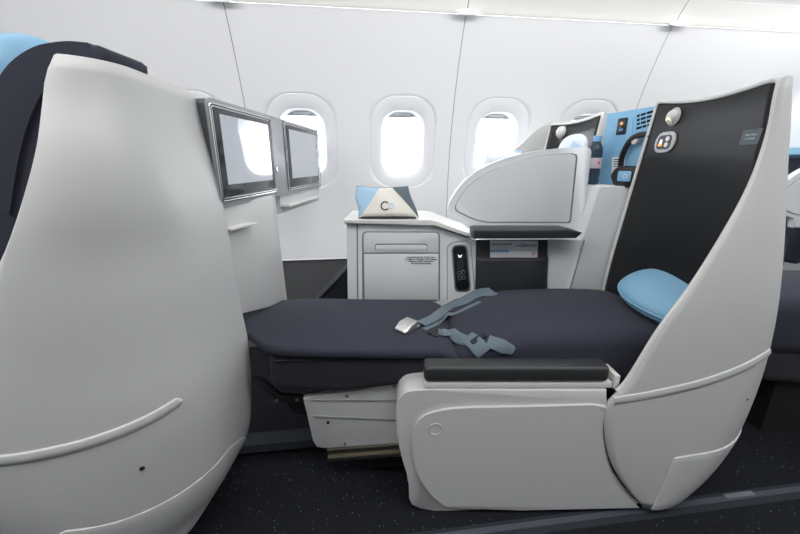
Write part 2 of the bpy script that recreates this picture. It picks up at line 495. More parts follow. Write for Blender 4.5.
loft(bm, [[W(s, 1.1, 0) + N_ * o + V((0, 0, z - 1.1)) for o, z in ((i0 + .06, ZT - .03), (i0 + .03, ZT + .01), (i0 + .012, ZT + .03), (i0 - .07, ZT + .11))] for s in (SA, SB)], False, False)
struct('trim_3', bm, 'groove_grey')  # unseen backing, added to stop daylight leaking through the ceiling gap
for s in seams[1:-1]:                         # the little lens-shaped clip at each joint
    bm = NB(); c = W(s, ZT + .002, -.026); M = frame(c, E, V((0, -.35, 1)))
    pts = [M @ V((.062 * math.cos(a), .0135 * math.sin(a) * (1 - .35 * abs(math.cos(a))), 0)) for a in [2 * math.pi * i / 28 for i in range(28)]]
    prism(bm, pts, M.to_3x3() @ V((0, 0, .012)), .004)
    struct('trim_clip', bm, 'wall_white')
for nm, s, sg in (('wall_front_end', SA, 1), ('wall_rear_end', SB, -1)):  # unseen end walls, added to keep the bright world from flooding in
    bm = NB()
    prof = [(i0 - 3.6, 2.2), (i0 - 1.2, 2.2), (i0 - .48, 2.16), (i0 - .5, ZT + .1), (i0, ZT), (.0, 1.1), (.02, 0), (-4.2, 0), (-4.15, 1.6)]
    bm.faces.new([bm.verts.new(W(s, 1.1, 0) + N_ * o + V((0, 0, z - 1.1))) for o, z in prof])
    struct({'wall_front_end': 'wall_left', 'wall_rear_end': 'wall_right'}[nm], bm, 'wall_white')

# seat tracks in the floor
def track(name, pa, pb, w, h, m, z0=0.0):
    a, b = V(pa), V(pb); d = (b - a).normalized(); s = V((-d.y, d.x, 0))
    bm = NB()
    prism(bm, [a - s*w/2, a - s*(w/2 - h*.5) + V((0,0,h)), a + s*(w/2 - h*.5) + V((0,0,h)), a + s*w/2], b - a)
    return struct(name, bm, m)
td = V((math.cos(TH), math.sin(TH), 0))
tm = atz(670, 506.5, 0)
track('trim_track', tm - td * 2.2, tm + td * 2.6, .020, .004, 'track_grey')
track('trim_track_border', tm - td * 2.2 - V((0, .004, 0)), tm + td * 2.6 - V((0, .004, 0)), .050, .0022, 'rubber_grey')
ts = atz(725, 497.5, 0)
track('trim_track_joint', ts, ts + td * .10, .019, .0052, 'track_light')
tq = atz(275, 442, .02)
track('trim_track_cover', tq - td * 1.8, tq + td * .75, .085, .022, 'rubber_grey')

# ================================================================== SEATS
ROW = E * 1.43
def solidify(o, t, off=0):
    m = o.modifiers.new('thickness', 'SOLIDIFY'); m.thickness = t; m.offset = off; m.use_even_offset = False
class Shell:
    """wrap-round seat shell: aisle side, rounded rear corner, back, inboard return"""
    def __init__(s, xa, ya, xb, ye, xf, ztop, z0, R, bulge=.0, tipx=None):
        s.xa, s.ya, s.xb, s.ye, s.xf, s.zt, s.z0, s.R, s.bulge = xa, ya, xb, ye, xf, ztop, z0, R, bulge
    flare = 0
    def P(s, q, v):
        z = s.z0 + (s.zt(q) - s.z0) * v
        xa, xb, ya, ye = smooth_interp(s.xa, z), smooth_interp(s.xb, z), smooth_interp(s.ya, z), s.ye
        r = max(.004, min(interp(s.R, z), (xb - xa) * .95))
        if q <= .45:
            k = q / .45; x = xa + (xb - r - xa) * k; y = ya - s.bulge * math.sin(math.pi * k / 2)
        elif q <= .7:
            a = (q - .45) / .25 * math.pi / 2; x = xb - r + r * math.sin(a); y = ya - s.bulge + (r + s.bulge) * (1 - math.cos(a))
        elif q <= 1:
            k = (q - .7) / .3; y = ya + r + (ye - ya - r) * k; x = xb + s.flare * k
        else:
            k = min(q - 1, 1); y = ye + .02 * math.sin(math.pi * min(k * 4, 1) / 2); x0 = xb + s.flare; x = x0 + (smooth_interp(s.xf, z) - x0) * k
        return V((x, y, z))
    def mesh(s, name, m, parent, nv=44, q1=2.0, clip=None):
        qs = [.45 * i / 12 for i in range(13)] + [.45 + .25 * i / 14 for i in range(1, 15)] + [.7 + .3 * i / 10 for i in range(1, 11)]
        if q1 > 1: qs += [1 + (q1 - 1) * i / 8 for i in range(1, 9)]
        bm = NB(); loft(bm, [[s.P(q, j / nv) for q in qs] for j in range(nv + 1)], False, False)
        o = obj(name, bm, m, parent, angle=60); solidify(o, .008); return o
    def cover(s, name, m, parent, zl, q0, q1=1.0):
        """raised skirt panel over the lower rear of the shell, up to the line zl(q)"""
        bm = NB(); R1 = []
        n = 26
        for j in range(9):
            row = []
            for i in range(n + 1):
                q = q0 + (q1 - q0) * i / n; z = s.z0 + (zl(q) - s.z0) * j / 8
                v = (z - s.z0) / (s.zt(q) - s.z0); p = s.P(q, v)
                d = (s.P(min(q + .01, 1), v) - s.P(max(q - .01, 0), v)); d.z = 0
                nrm = V((d.y, -d.x, 0)).normalized()
                row.append(p + nrm * .0045)
            R1.append(row)
        loft(bm, R1, False, False)
        o = obj(name, bm, m, parent, angle=60); solidify(o, .006); 
        b = o.modifiers.new('edge', 'BEVEL'); b.width = .002; b.segments = 2; b.limit_method = 'ANGLE'; b.angle_limit = 1.0
        return o

# ---- the aisle seat laid flat as a bed
seat = thing('airline_seat', 'white-shelled aisle seat laid flat as a bed with navy cushions', 'seat', (.30, 1.05, 0))
pl = [(783,77,.85),(779,90,.848),(770,135,.84),(752,185,.83),(725,235,.82),(690,290,.812),(660,330,.81),(625,385,.81),(609,400,.81),(604,430,.81),(612,465,.81),(630,492,.81),(643,504,.81)]
pw = [at(*p) for p in pl]
xa = [(p.z, p.x) for p in pw]; ya = [(p.z, p.y) for p in pw]
xb = [(1.20,.85),(1.18,.852),(1.10,.885),(1.03,.910),(.84,.951),(.655,.989),(.51,1.011),(.40,1.018),(.28,1.014),(.174,.995),(.09,.965),(.02,.925)]
xf = [(.0,.775),(.55,.785),(.9,.822),(1.2,.86)]
YE = 1.285
SH = Shell(xa, ya, xb, YE - .02, xf, lambda q: interp([(0, 1.176), (.45, 1.178), (.7, 1.172), (.85, 1.160), (1, 1.182), (2, 1.186)], q), .028,
           [(.0,.19),(.25,.15),(.6,.12),(1.0,.09),(1.2,.05)], .006)
SH.flare = .04
shell = SH.mesh('shell', 'shell_white', seat)
# black inner lining between the swooping near edge and the inboard edge
bm = NB(); rows = []
zs = [.40 + (1.176 - .40) * i / 36 for i in range(37)]
for z in zs:
    a = V((max(smooth_interp(xa, z) + .005, .812 + (z - .55) * .02), smooth_interp(ya, z) + .012, z))
    b = V((smooth_interp(xf, z), YE, z))
    zf = z
    row = []
    for i in range(25):
        k = i / 24; p = a.lerp(b, k)
        p.x += .018 * math.sin(math.pi * k) * (.3 + .7 * min(1, (1.2 - z) / .4))
        if z > 1.0: p.z += (z - 1.0) / .176 * (.016 * k - .018 * math.sin(math.pi * k))
        row.append(p)
    rows.append(row)
loft(bm, rows, False, False)
panel = obj('back_panel', bm, 'panel_black', seat, angle=60); solidify(panel, .006)
# pale rim along near edge, top and inboard edge
rim = [V((smooth_interp(xa, z), smooth_interp(ya, z) + .003, z)) for z in [.42 + (1.172 - .42) * i / 34 for i in range(35)]]
top = [p + V((0, 0, .003)) for p in rows[-1][1:-2:3]] + [rows[-1][-1] + V((-.001, .002, .003))]
far = [V((smooth_interp(xf, z) - .004, YE + .001, z)) for z in [1.150 - (1.150 - .50) * i / 20 for i in range(21)]]
bm = NB(); tube(bm, chaikin(rim + top + far, 2), .006, 8); obj('shell_rim', bm, 'trim_white', seat)
tS = bvh(shell)
def ridge(tree, pix, w, t, taper0=False, taper1=True, n=5):
    path, nr = [], []
    for p in spline([V((x, y, 0)) for x, y in pix], n):
        a, b = cast(tree, p.x, p.y)
        if a is not None: path.append(a); nr.append(b)
    k = len(path)
    ws = [w * min(1, (i + .35) / 3 if taper0 else 1, (k - 1 - i + .45) / 3.0 if taper1 else 1) for i in range(k)]
    return path, nr, ws
p_, n_, w_ = ridge(tS, [(613,400.5),(650,394.5),(700,383),(740,368.5),(760,357),(768.5,350.5)], .030, .008, taper1=False)
PR = [(-.5, -.3), (-.5, .35), (-.42, .8), (-.1, 1.1), (.25, .75), (.5, .1), (.5, -.3)]
bm = NB(); strip(bm, p_, n_, w_, .0085, PR); obj('shell_ridge', bm, 'shell_white', shell)
zl = lambda q: interp([(0, .19), (.2, .20), (.45, .235), (.7, .31), (1, .30)], q)
q0c = .30
cov = SH.cover('access_cover', 'shell_white', shell, zl, q0c)
p0, n0 = cast(tS, 745, 398)
bm = NB(); revolve(bm, [(.0038, .003), (.0038, .006), (.002, .0068), (0, .007)], frame(p0, n0.cross(V((0,0,1))) * -1, V((0, 0, 1))), 14); obj('screw', bm, 'chrome', shell)

tP = bvh(panel)
def surf_frame(tree, px, py, up=V((0, 0, 1)), lift=.0034):
    p, n = cast(tree, px, py); r = up.cross(n).normalized()
    return frame(p + n * lift, r, n.cross(r))
# reading light
M = surf_frame(tP, 676, 117)
bm = NB(); revolve(bm, [(.0, .001), (.026, .001), (.027, .004), (.024, .007), (.0225, .004)], M, 28)
lamp = obj('reading_light', bm, 'control_grey', panel)
bm = NB(); revolve(bm, [(.022, .0), (.0215, .008), (.018, .015), (.011, .020), (0, .0215)], M, 28); obj('light_eyeball', bm, 'trim_white', lamp)
bm = NB(); M2 = M @ Matrix.Translation((0, -.0105, .0135)) @ Matrix.Rotation(math.radians(42), 4, 'X')
revolve(bm, [(.0105, .000), (.0105, .004), (0, .005)], M2, 18); obj('light_lens', bm, 'glow_warm', lamp)
# seat control pad with three round keys
M = surf_frame(tP, 667, 142.5)
bm = NB(); plate(bm, M, .082, .062, .006, .024, .0025); ctl = obj('seat_control', bm, 'control_grey', panel)
bm = NB(); plate(bm, M, .058, .042, .002, .012, .001, z0=.0055); obj('control_face', bm, 'housing_dark', ctl)
bm = NB()
for cy in (.009, -.009): revolve(bm, [(.0075, .007), (.0075, .0095), (0, .010)], M @ Matrix.Translation((.014, cy, 0)), 18)
obj('control_key', bm, 'paper', ctl)
bm = NB(); plate(bm, M, .008, .016, .0015, .002, cx=-.012, cy=-.0, z0=.0072); obj('control_icon', bm, 'glow_white', ctl)
bm = NB(); plate(bm, M, .015, .008, .0015, .003, cx=-.012, cy=-.008, z0=.0078); obj('control_icon_lit', bm, 'glow_orange', ctl)
# slate label
M = surf_frame(tP, 752.5, 137)
bm = NB(); plate(bm, M, .055, .034, .0012, .001); lb = obj('safety_label', bm, 'label_slate', panel)
text('label_lettering', 'Please fasten', M @ Matrix.Translation((0, .005, .0016)), .0065, 'ink_pale', lb)
text('label_lettering', 'for takeoff', M @ Matrix.Translation((0, -.004, .0016)), .0065, 'ink_pale', lb)

# ---- side box with armrest
YF = .81
def px_poly(pts, Y): return [at(x, y, Y) for x, y in pts]
outl = [V((x, y, 0)) for x, y in ((607,402.5),(603,430),(610.5,466),(626.5,491),(640,504))]
right = [(p.x, p.y) for p in spline(outl, 5)]
left = [(p.x, p.y) for p in spline([V((x, y, 0)) for x, y in ((641,505),(520,507.5),(420,509),(409,480),(400,450),(396.5,425),(397,405),(402,396),(411,391.5),(430,390))], 5)]
bm = NB(); prism(bm, px_poly(right + left[2:] + [(607, 390)], YF + .006), (0, .085, 0), .006, 3)
sidep = obj('side_panel', bm, 'shell_white', seat)
inner = [(p.x, p.y) for p in spline([V((x, y, 0)) for x, y in ((448,506),(432,493),(419,474),(412.5,452),(413,431),(420,417),(434,410),(462,406),(530,404.5),(601,402.5))], 5)]
bm = NB(); prism(bm, px_poly([(p[0] - 2.2, p[1] + 1.6) for p in right] + [(520, 507.2)] + inner[:-1], YF + .008), (0, -.010, 0), .004, 3)
obj('inset_panel', bm, 'shell_white', sidep)
Mr = frame(at(435.5, 429, YF - .002), (1, 0, 0), (0, 0, 1))
bm = NB(); revolve(bm, [(.019, -.001), (.019, .0012), (.0175, .002), (.0165, .0005), (0, .0005)], Mr, 32); obj('round_cap', bm, 'shell_white', sidep)
# rail line above the inset and the little notch by the shell
bm = NB(); prism(bm, px_poly([(424,388.5),(612,388.2),(612,382.5),(424,382.5)], YF + .010), (0, .055, 0), .003)
arm = obj('armrest_tray', bm, 'trim_white', seat)
bm = NB(); box(bm, at(424, 383, YF + .006), at(612, 367.5, YF + .006) + V((0, .055, 0)), .012, 4)
obj('armrest_pad', bm, 'arm_dark', arm)
bm = NB(); box(bm, at(613, 389, YF + .012), at(621, 376, YF + .012) + V((0, .08, 0)), .002); obj('armrest_bracket', bm, 'trim_white', seat)
bm = NB(); box(bm, (.08, .89, .012), (.93, 1.26, .36)); obj('base_frame', bm, 'void_black', seat)  # filler box, near-black in place of the shade seen through the gaps

# ---- cushions
bm = NB()
cushion(bm, [(-.66,1.08,1.26,.452,.480,.012,.010),(-.54,1.04,1.275,.462,.490,.013,.012),(-.455,.985,1.278,.468,.497,.014,.014),(-.40,.922,1.28,.471,.501,.015,.012),(-.33,.889,1.28,.474,.504,.015,.012),(-.1,.884,1.28,.470,.500,.015,.012),(.06,.886,1.28,.466,.498,.016,.012),(.13,.89,1.28,.46,.493,.016,.010),(.168,.894,1.275,.44,.470,.014,.006)], None, .012, .012)
foot = obj('foot_cushion', bm, 'fabric_navy', seat, angle=60)
bm = NB()
cushion(bm, [(.16,.895,1.275,.38,.478,.03,.006),(.20,.885,1.28,.38,.505,.036,.012),(.28,.882,1.282,.38,.528,.04,.016),(.40,.882,1.284,.38,.545,.045,.018),(.58,.882,1.284,.38,.552,.045,.018),(.74,.89,1.275,.38,.55,.045,.014),(.80,.90,1.265,.38,.54,.045,.01)], None, .02, .03)
back = obj('seat_cushion', bm, 'fabric_navy', seat, angle=60)
bm = NB()
cushion(bm, [(-.385,.905,1.26,.352,.478,.03,0),(-.2,.90,1.26,.345,.480,.03,0),(-.02,.90,1.26,.365,.478,.03,0),(.12,.90,1.26,.392,.474,.03,0),(.20,.90,1.26,.40,.465,.03,0)], None, .03, .02)
flap = obj('leg_pad', bm, 'fabric_dark', seat, angle=60)
# stitched seam running along the pad's side
bm = NB(); pth = [V((x, .8995, z)) for x, z in ((-.36,.458),(-.2,.462),(0,.460),(.14,.454))]
tube(bm, spline(pth, 4), .0022, 6); obj('pad_seam', bm, 'fabric_navy', flap)

# ---- white slide panel under the pad, rail, hinge arms
YK = .925
kp = [(303,398.5),(330,394),(365,389.5),(395,382),(412,378),(440,378),(440,441),(410,442),(324,448.5),(317,447),(313,441)]
bm = NB(); prism(bm, px_poly(kp, YK), (0, .02, 0), .002); kick = obj('slide_panel', bm, 'shell_white', seat)
bm = NB(); prism(bm, px_poly([(311,400),(440,400),(440,401.4),(311,401.2)], YK - .0035), (0, .004, 0), .001)
prism(bm, px_poly([(313,416),(440,421),(440,422.6),(313,417.6)], YK - .0035), (0, .004, 0), .001)
obj('panel_crease', bm, 'housing_grey', kick)
for x, y in ((347, 396), (394, 386), (345, 444)):
    bm = NB(); revolve(bm, [(.0045, 0), (.0042, .002), (0, .003)], frame(at(x, y, YK), (1, 0, 0), (0, 0, 1)), 12); obj('rivet', bm, 'rivet', kick)
bm = NB(); revolve(bm, [(.0055, 0), (.0055, .0008), (0, .0008)], frame(at(328, 422.5, YK), (1, 0, 0), (0, 0, 1)), 14); obj('panel_hole', bm, 'void_black', kick)
bm = NB(); prism(bm, px_poly([(327,449.5),(420,442),(420,455),(328,462)], YK + .002), (0, .05, 0), .002)
prism(bm, px_poly([(327,450),(420,443),(420,446),(327,453.2)], YK - .006), (0, .01, 0), .001)
prism(bm, px_poly([(328,458.5),(420,451.5),(420,455),(328,462)], YK - .006), (0, .01, 0), .001)
rail = obj('slide_rail', bm, 'steel', seat)
for x, y in ((338, 454.3), (350, 453.3), (362, 452.4)):
    bm = NB(); revolve(bm, [(.003, 0), (.0028, .002), (0, .0025)], frame(at(x, y, YK + .002), (1, 0, 0), (0, 0, 1)), 10); obj('rivet', bm, 'rivet', rail)
bm = NB(); prism(bm, px_poly([(252,376),(262,380),(280,396),(300,396),(309,400),(306,405),(296,402),(278,402),(262,388),(252,384)], YK + .01), (0, .014, 0), .002)
prism(bm, px_poly([(287,403),(311,401),(316,416),(298,415),(290,410)], YK + .03), (0, .02, 0), .002)
link = obj('hinge_arm', bm, 'plastic_black', seat)
for x, y in ((277, 400.5), (297, 399.5)):
    bm = NB(); revolve(bm, [(.0055, 0), (.005, .004), (0, .005)], frame(at(x, y, YK + .01), (1, 0, 0), (0, 0, 1)), 12); obj('hinge_pin', bm, 'rivet', link)
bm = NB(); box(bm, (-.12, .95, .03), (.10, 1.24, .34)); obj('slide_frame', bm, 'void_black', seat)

# ---- seat belt lying on the cushions
tC = bvh(foot, back)
def belt_path(pix, n=6, lift=.002):
    path, nr = [], []
    for p in spline([V((x, y, 0)) for x, y in pix], n):
        a, b = cast(tC, p.x, p.y)
        if a is not None: path.append(a + b * lift + V((0, 0, 0))); nr.append(b)
    ns = []
    for i in range(len(nr)):
        s = V((0, 0, 0))
        for j in range(max(0, i - 4), min(len(nr), i + 5)): s += nr[j]
        ns.append(s.normalized())
    # relax the path so the strap bridges the seam instead of dipping in
    for _ in range(6):
        for i in range(1, len(path) - 1):
            m = (path[i - 1] + path[i + 1]) / 2
            if m.z > path[i].z: path[i] = V((path[i].x, path[i].y, m.z))
    return path, ns
ctl_ = [(492,294.5,.020),(478,296,.010),(463,303,.008),(447,311.5,.014),(434,319.5,.006),(421,325.8,.006)]
bp = []
for x, y, l in ctl_:
    a, b = cast(tC, x, y); bp.append(a + V((0, 0, l)))
bp[0].z -= .012; bp = [bp[0] + V((.050, .075, -.045))] + bp
bp = spline(bp, 6); bn = [V((-.35, -.65, 1)).lerp(V((-.05, -.1, 1)), min(1, i / len(bp) * 1.15)).normalized() for i in range(len(bp))]
bm = NB(); strip(bm, bp, bn, .040, .0035); belt = obj('seat_belt', bm, 'belt', seat)
bp2, bn2 = belt_path([(480,302.5),(466,309),(450,317),(436,324),(424,330)], 6, .0005)
bm = NB(); strip(bm, bp2, bn2, .018, .003); obj('belt_tail', bm, 'belt', belt)
p, n = cast(tC, 407, 328.5)
d = (bp[-1] - bp[-8]); d -= n * d.dot(n); d.normalize()
Mb = frame(p + n * .001, d, n.cross(d))
bm = NB()
prof = [(-.030, .018), (-.018, .024), (.018, .026), (.030, .020)]
loft(bm, [[Mb @ V((x, w, 0)), Mb @ V((x, w, h * .6)), Mb @ V((x, w * .85, h)), Mb @ V((x, -w * .85, h)), Mb @ V((x, -w, h * .6)), Mb @ V((x, -w, 0))]
          for x, w, h in ((-.032,.020,.012),(-.028,.025,.022),(.010,.026,.022),(.026,.024,.014),(.036,.021,.008))])
buck = obj('belt_buckle', bm, 'buckle_metal', belt, angle=30); bv = buck.modifiers.new('edge', 'BEVEL'); bv.width = .004; bv.segments = 3
bm = NB(); loft(bm, [[Mb @ V((x, w, z0)), Mb @ V((x, w, z1)), Mb @ V((x, -w, z1)), Mb @ V((x, -w, z0))] for x, w, z0, z1 in ((-.040,.024,.001,.004),(-.030,.027,.001,.009),(-.02,.027,.0,.005))])
obj('buckle_release', bm, 'chrome', belt, angle=30)
q1, m1 = belt_path([(438,332.5),(452,336.5),(466,341.5),(482,345.5)])
bm = NB(); strip(bm, q1, m1, .036, .004); belt2 = obj('seat_belt', bm, 'belt', seat)
q2, m2 = belt_path([(443,333.5),(449,335.5)], 6, .0065)
bm = NB(); strip(bm, q2, m2, .037, .0012); obj('belt_stitching', bm, 'belt_light', belt2)
q3, m3 = belt_path([(427,333.5),(433,334),(439,335.5)], 5, .001)
bm = NB(); strip(bm, q3, m3, [.012] * 4 + [.026] * (len(q3) - 4), .004); obj('belt_tongue', bm, 'plastic_black', belt2)
q4, m4 = belt_path([(468,339),(474,343),(479,348),(484,353)], 6, .006)
bm = NB(); strip(bm, q4, m4, .046, .004); obj('belt_loop', bm, 'belt', belt2)
q5, m5 = belt_path([(488,342),(496,344.5),(504,347),(513,350.5)], 6, .004)
kk = len(q5); bm = NB(); strip(bm, q5, m5, [.038] * (kk - 6) + [.034, .032, .030, .028, .025, .02], .004); obj('belt_tail', bm, 'belt', belt2)
p, n = cast(tC, 479, 341)
bm = NB(); d = (q4[-1] - q4[0]).normalized(); Mq = frame(p + n * .011, n.cross(d), d)
plate(bm, Mq, .05, .016, .005, .004, .002); obj('belt_adjuster', bm, 'rubber_grey', belt2)

# ---- light blue headrest cushion propped at the head of the bed
tB = bvh(back)
hc = V((.800, .975, .628))
nrm = V((-.42, -.12, .90)).normalized(); ax = V((.18, -1, 0)); ax = (ax - nrm * ax.dot(nrm)).normalized(); bx = nrm.cross(ax)
Mh = Matrix.Identity(4)
for i in range(3): Mh[i][0], Mh[i][1], Mh[i][2], Mh[i][3] = ax[i], bx[i], nrm[i], hc[i]
def lens(bm, M, a, b, tu, td, ex=2.4, n=56, k=9):
    def outl(t):
        c, s = math.cos(t), math.sin(t); e = 2 / ex
        return a * math.copysign(abs(c) ** e, c), b * math.copysign(abs(s) ** e, s)
    rings = []
    for j in range(-k, k + 1):
        f = abs(j) / k; sc = math.sqrt(max(0, 1 - f ** 2)) if f < 1 else 0
        h = (tu if j > 0 else td) * math.sin(f * math.pi / 2) ** 1.0 * (1 if j > 0 else -1)
        sc = max(math.cos(f * math.pi / 2), .002) ** .62
        rings.append([M @ V((*[q * sc for q in outl(2 * math.pi * i / n)], h)) for i in range(n)])
    loft(bm, rings); return outl
hp = bm = NB(); outl_ = lens(bm, Mh, .165, .100, .030, .060)
hpil = obj('head_pillow', bm, 'leather_blue', angle=80)
tag(hpil, 'light blue leather head cushion propped against the black panel at the head of the bed', 'pillow')
bm = NB(); tube(bm, [Mh @ V((*outl_(2 * math.pi * i / 64), .004)) for i in range(64)], .0025, 6, closed=True)
tube(bm, [Mh @ V((*[q * .985 for q in outl_(2 * math.pi * i / 64)], -.010)) for i in range(64)], .002, 6, closed=True)
obj('piping', bm, 'leather_blue', hpil)

# ---- the seat in front (left): shell, backrest, headrest
fs = thing('airline_seat', 'upright seat cut by the left photo edge, big white shell seen from behind', 'seat', (-.9, .85, 0), None)
def zx(lst): 
    w = [at(*p) for p in lst]; return [(p.z, p.x) for p in w], [(p.z, p.y) for p in w]
fxa, fya = zx([(57,57,.70),(52,75,.69),(49,100,.68),(42,150,.65),(28,200,.63),(12,245,.62),(-4,280,.615)])
fxa += [(.62,-.80),(.45,-.90),(.41,-.96),(.3,-.95),(.2,-.90),(.05,-.75),(0,-.70)]; fya += [(.6,.61),(.4,.60),(.2,.60),(.1,.62),(0,.66)]
fxb, _ = zx([(189.5,91,.97),(201,130,.98),(210,158,.985),(223,204,.99),(232.5,253,.99),(240,300,.99),(248,345,.985),(250,395,.98),(246,430,.97),(240,448,.965)])
fxb = [q for q in fxb if q[0] > .2] + [(.17, -.50), (.10, -.53), (.04, -.57), (0, -.60)]
SL = Shell(fxa, fya, fxb, .98, [(0,-.7),(1.2,-.68)], lambda q: interp([(0, 1.148), (.03, 1.160), (.08, 1.169), (.18, 1.175), (.45, 1.178), (.7, 1.175), (1, 1.168), (2, 1.16)], q), .02,
           [(0,.20),(.1,.22),(.3,.24),(.8,.22),(1.05,.14),(1.2,.05)], .01)
fshell = SL.mesh('shell', 'shell_white', fs, 50, 1.6)
tL = bvh(fshell)
rp, rn, rw = ridge(tL, [(-6,460.5),(20,458),(50,452.5),(85,444),(120,432),(150,418.5),(172,405.5),(181,399)], .030, .01)
bm = NB(); strip(bm, rp, rn, rw, .010, PR); obj('shell_ridge', bm, 'shell_white', fshell)
SL.cover('access_cover', 'shell_white', fshell, lambda q: interp([(0, .10), (.2, .17), (.45, .235), (.7, .225), (.9, .17), (1, .12)], q), .02)
p0, n0 = cast(tL, 142, 466.5)
if p0 is not None:
    bm = NB(); revolve(bm, [(.0055, .003), (.0055, .0065), (.003, .0075), (0, .0078)], frame(p0, n0.cross(V((0,0,1))) * -1, V((0, 0, 1))), 16); obj('screw', bm, 'chrome', fshell)
def lean(o, up, side):
    """matrix taking cushion x->up, y->side(Y), z->forward"""
    u = V(up).normalized(); s = V(side).normalized(); f = u.cross(s).normalized(); M = Matrix.Identity(4)
    for i in range(3): M[i][0], M[i][1], M[i][2], M[i][3] = u[i], s[i], f[i], V(o)[i]
    return M
bo = [at(*p, .735) for p in ((97,45),(82,42),(66,41),(48,43),(33,47),(15,58),(0,75),(-14,105),(-24,160),(-30,220),(-34,300),(60,300),(66,215),(88,120),(108,60))]
bm = NB(); prism(bm, spline(bo, 3, True), (0, .118, 0), .018, 4)
fback = obj('backrest', bm, 'fabric_navy', fs, angle=60)
bm = NB()
sm = [at(x, y, .731) for x, y in ((104,62),(72,66),(48,86),(30,120),(18,165),(10,215))]
tube(bm, spline(sm, 5), .003, 6); obj('backrest_seam', bm, 'fabric_dark', fback)
bm = NB(); lens(bm, lean((-.795, .88, 1.145), (.10, 0, 1), (0, 1, 0)), .115, .12, .05, .05, 2.6); obj('headrest', bm, 'leather_blue', fs, angle=80)
bm = NB(); cushion(bm, [(-1.35,.66,1.02,.33,.46,.05,.01),(-1.1,.66,1.02,.33,.46,.05,.012),(-.82,.66,1.02,.33,.45,.05,.01)], None); obj('seat_cushion', bm, 'fabric_navy', fs, angle=60)
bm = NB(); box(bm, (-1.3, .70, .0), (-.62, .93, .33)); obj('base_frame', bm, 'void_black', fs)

# ================================================================== BETWEEN THE SEATS
# ---- centre console
con = thing('console_cabinet', 'pale grey console cabinet with drawer and dark armrest pad, behind the flat bed', 'console', (.1, 1.45, 0))
YC = 1.33
bm = NB(); prism(bm, px_poly([(346.5,224.5),(431,224.8),(474,241),(582.6,239),(565,300),(565,440),(350,440)], YC), (0, .26, 0), .004)
cbody = obj('cabinet_body', bm, 'console_white', con)
bm = NB(); prism(bm, px_poly([(343.5,219.6),(430,220.2),(437,221.4),(476,236),(476,239.8),(434,225.3),(428,224.2),(344.5,223.8)], YC - .022), (0, .27, 0), .0035, 3)
obj('countertop', bm, 'trim_white', con)
bm = NB(); prism(bm, px_poly([(356.5,223.5),(357.8,223.5),(358.3,300),(357,300)], YC - .0006), (0, .002, 0)); obj('joint_line', bm, 'groove_grey', cbody)
def front(pts, Y, d, m, name, parent, bev=.003):
    bm = NB(); prism(bm, px_poly(pts, Y), (0, d, 0), bev); return obj(name, bm, m, parent)
def rpoly(x0, y0, x1, y1, r):
    return [(p.x + (x0 + x1) / 2, p.y + (y0 + y1) / 2) for p in rrect(x1 - x0, y1 - y0, r)]
door_gap = [(362.3,300),(362,236),(363,232.6),(366,231.4),(436,231.6),(439.2,233),(440,237),(440,300)]
front(door_gap, YC - .0012, .004, 'groove_grey', 'drawer_surround', cbody, 0)
dw = front([(363.6,252.8),(363.4,236.5),(364.2,233.8),(366.6,232.8),(435.6,233),(438,234),(438.7,237),(438.7,252.8)], YC - .008, .010, 'console_white', 'drawer', con)
front(rpoly(375,243.6,427.5,250.6,2.2), YC - .0088, .0012, 'groove_grey', 'drawer_handle_recess', dw, 0)
front(rpoly(375.6,245.0,426.9,250.6,2.0), YC - .0105, .002, 'console_white', 'drawer_handle', dw, .001)
dr = front([(363.8,254.2),(438.7,254.2),(438.7,300),(364.4,300)], YC - .008, .010, 'console_white', 'flap_door', con)
stx = front([(404,255.2),(438.3,255.2),(438.3,265.2),(404,265.2)], YC - .0088, .001, 'paper', 'sticker', con, 0)
def wtext(body, px, py, Y, hpx, m, parent, name='lettering', align='CENTER', bold=0, ang=0):
    p = at(px, py, Y); k = (at(px, py - 1, Y) - p).length
    M = frame(p, (math.cos(ang), 0, math.sin(ang)), (0, 0, 1))
    return text(name, body, M, hpx * k * 1.4, m, parent, align, bold)
for i, t in enumerate(('La console doit être fermée pour', 'le roulage, le décollage et l\'atterrissage', 'Ottoman must be stowed for', 'taxi, takeoff and landing')):
    wtext(t, 421, 257.3 + i * 2.05, YC - .0092, 1.42, 'ink', stx, bold=.0003)
# handset dock, slightly turned
Mdk = frame(at(459.5, 267, YC - .002), (.97, 0, .0), (-.10, 0, 1))
k1 = (at(460, 266, YC) - at(460, 267, YC)).length
def ppx(w): return w * k1
dl = [(447.5,300),(447.2,252),(448.5,246),(452,243),(458,241.5),(466,241),(470.2,244),(471.5,252),(475.5,300)]
bm = NB(); tube(bm, spline([at(x, y, YC - .001) for x, y in dl], 3), .0011, 6); obj('dock_groove', bm, 'groove_grey', cbody)
front([(451.5,250),(453,246.2),(456,245),(463,244.6),(466.2,246),(467.6,250),(471,287),(470,290.5),(467,291.8),(458.5,292),(456,290.8),(454.6,288)], YC - .0022, .0028, 'groove_grey', 'handset_dock', con, .001)
hs = front([(453,250),(454.2,247.4),(456.5,246.3),(462.6,246),(465,247),(466.2,250),(469.4,285.8),(468.6,288.6),(466.2,289.6),(459.4,290),(457,289),(455.9,286.4)], YC - .012, .0085, 'plastic_black', 'handset', None, .003)
tag(hs, 'black handset docked upright in the console, left of the dark pocket', 'handset')
YH = YC - .0123
front(rpoly(456.8,255.2,463.6,270,1), YH, .001, 'screen_bezel', 'handset_screen', hs, 0)
front([(457.8,254.3),(460,256),(462.3,254.2),(461,257.4),(458.8,257.4)], YH - .0006, .001, 'glow_white', 'screen_icon', hs, 0)
for x, y in ((459.2,273.2),(463.2,272.2),(459.8,278.2),(463.8,277.4)):
    bm = NB(); torus(bm, frame(at(x, y, YH), (1,0,0), (0,0,1)), ppx(1.75), ppx(.35), 18, 6); obj('handset_key', bm, 'track_light', hs)
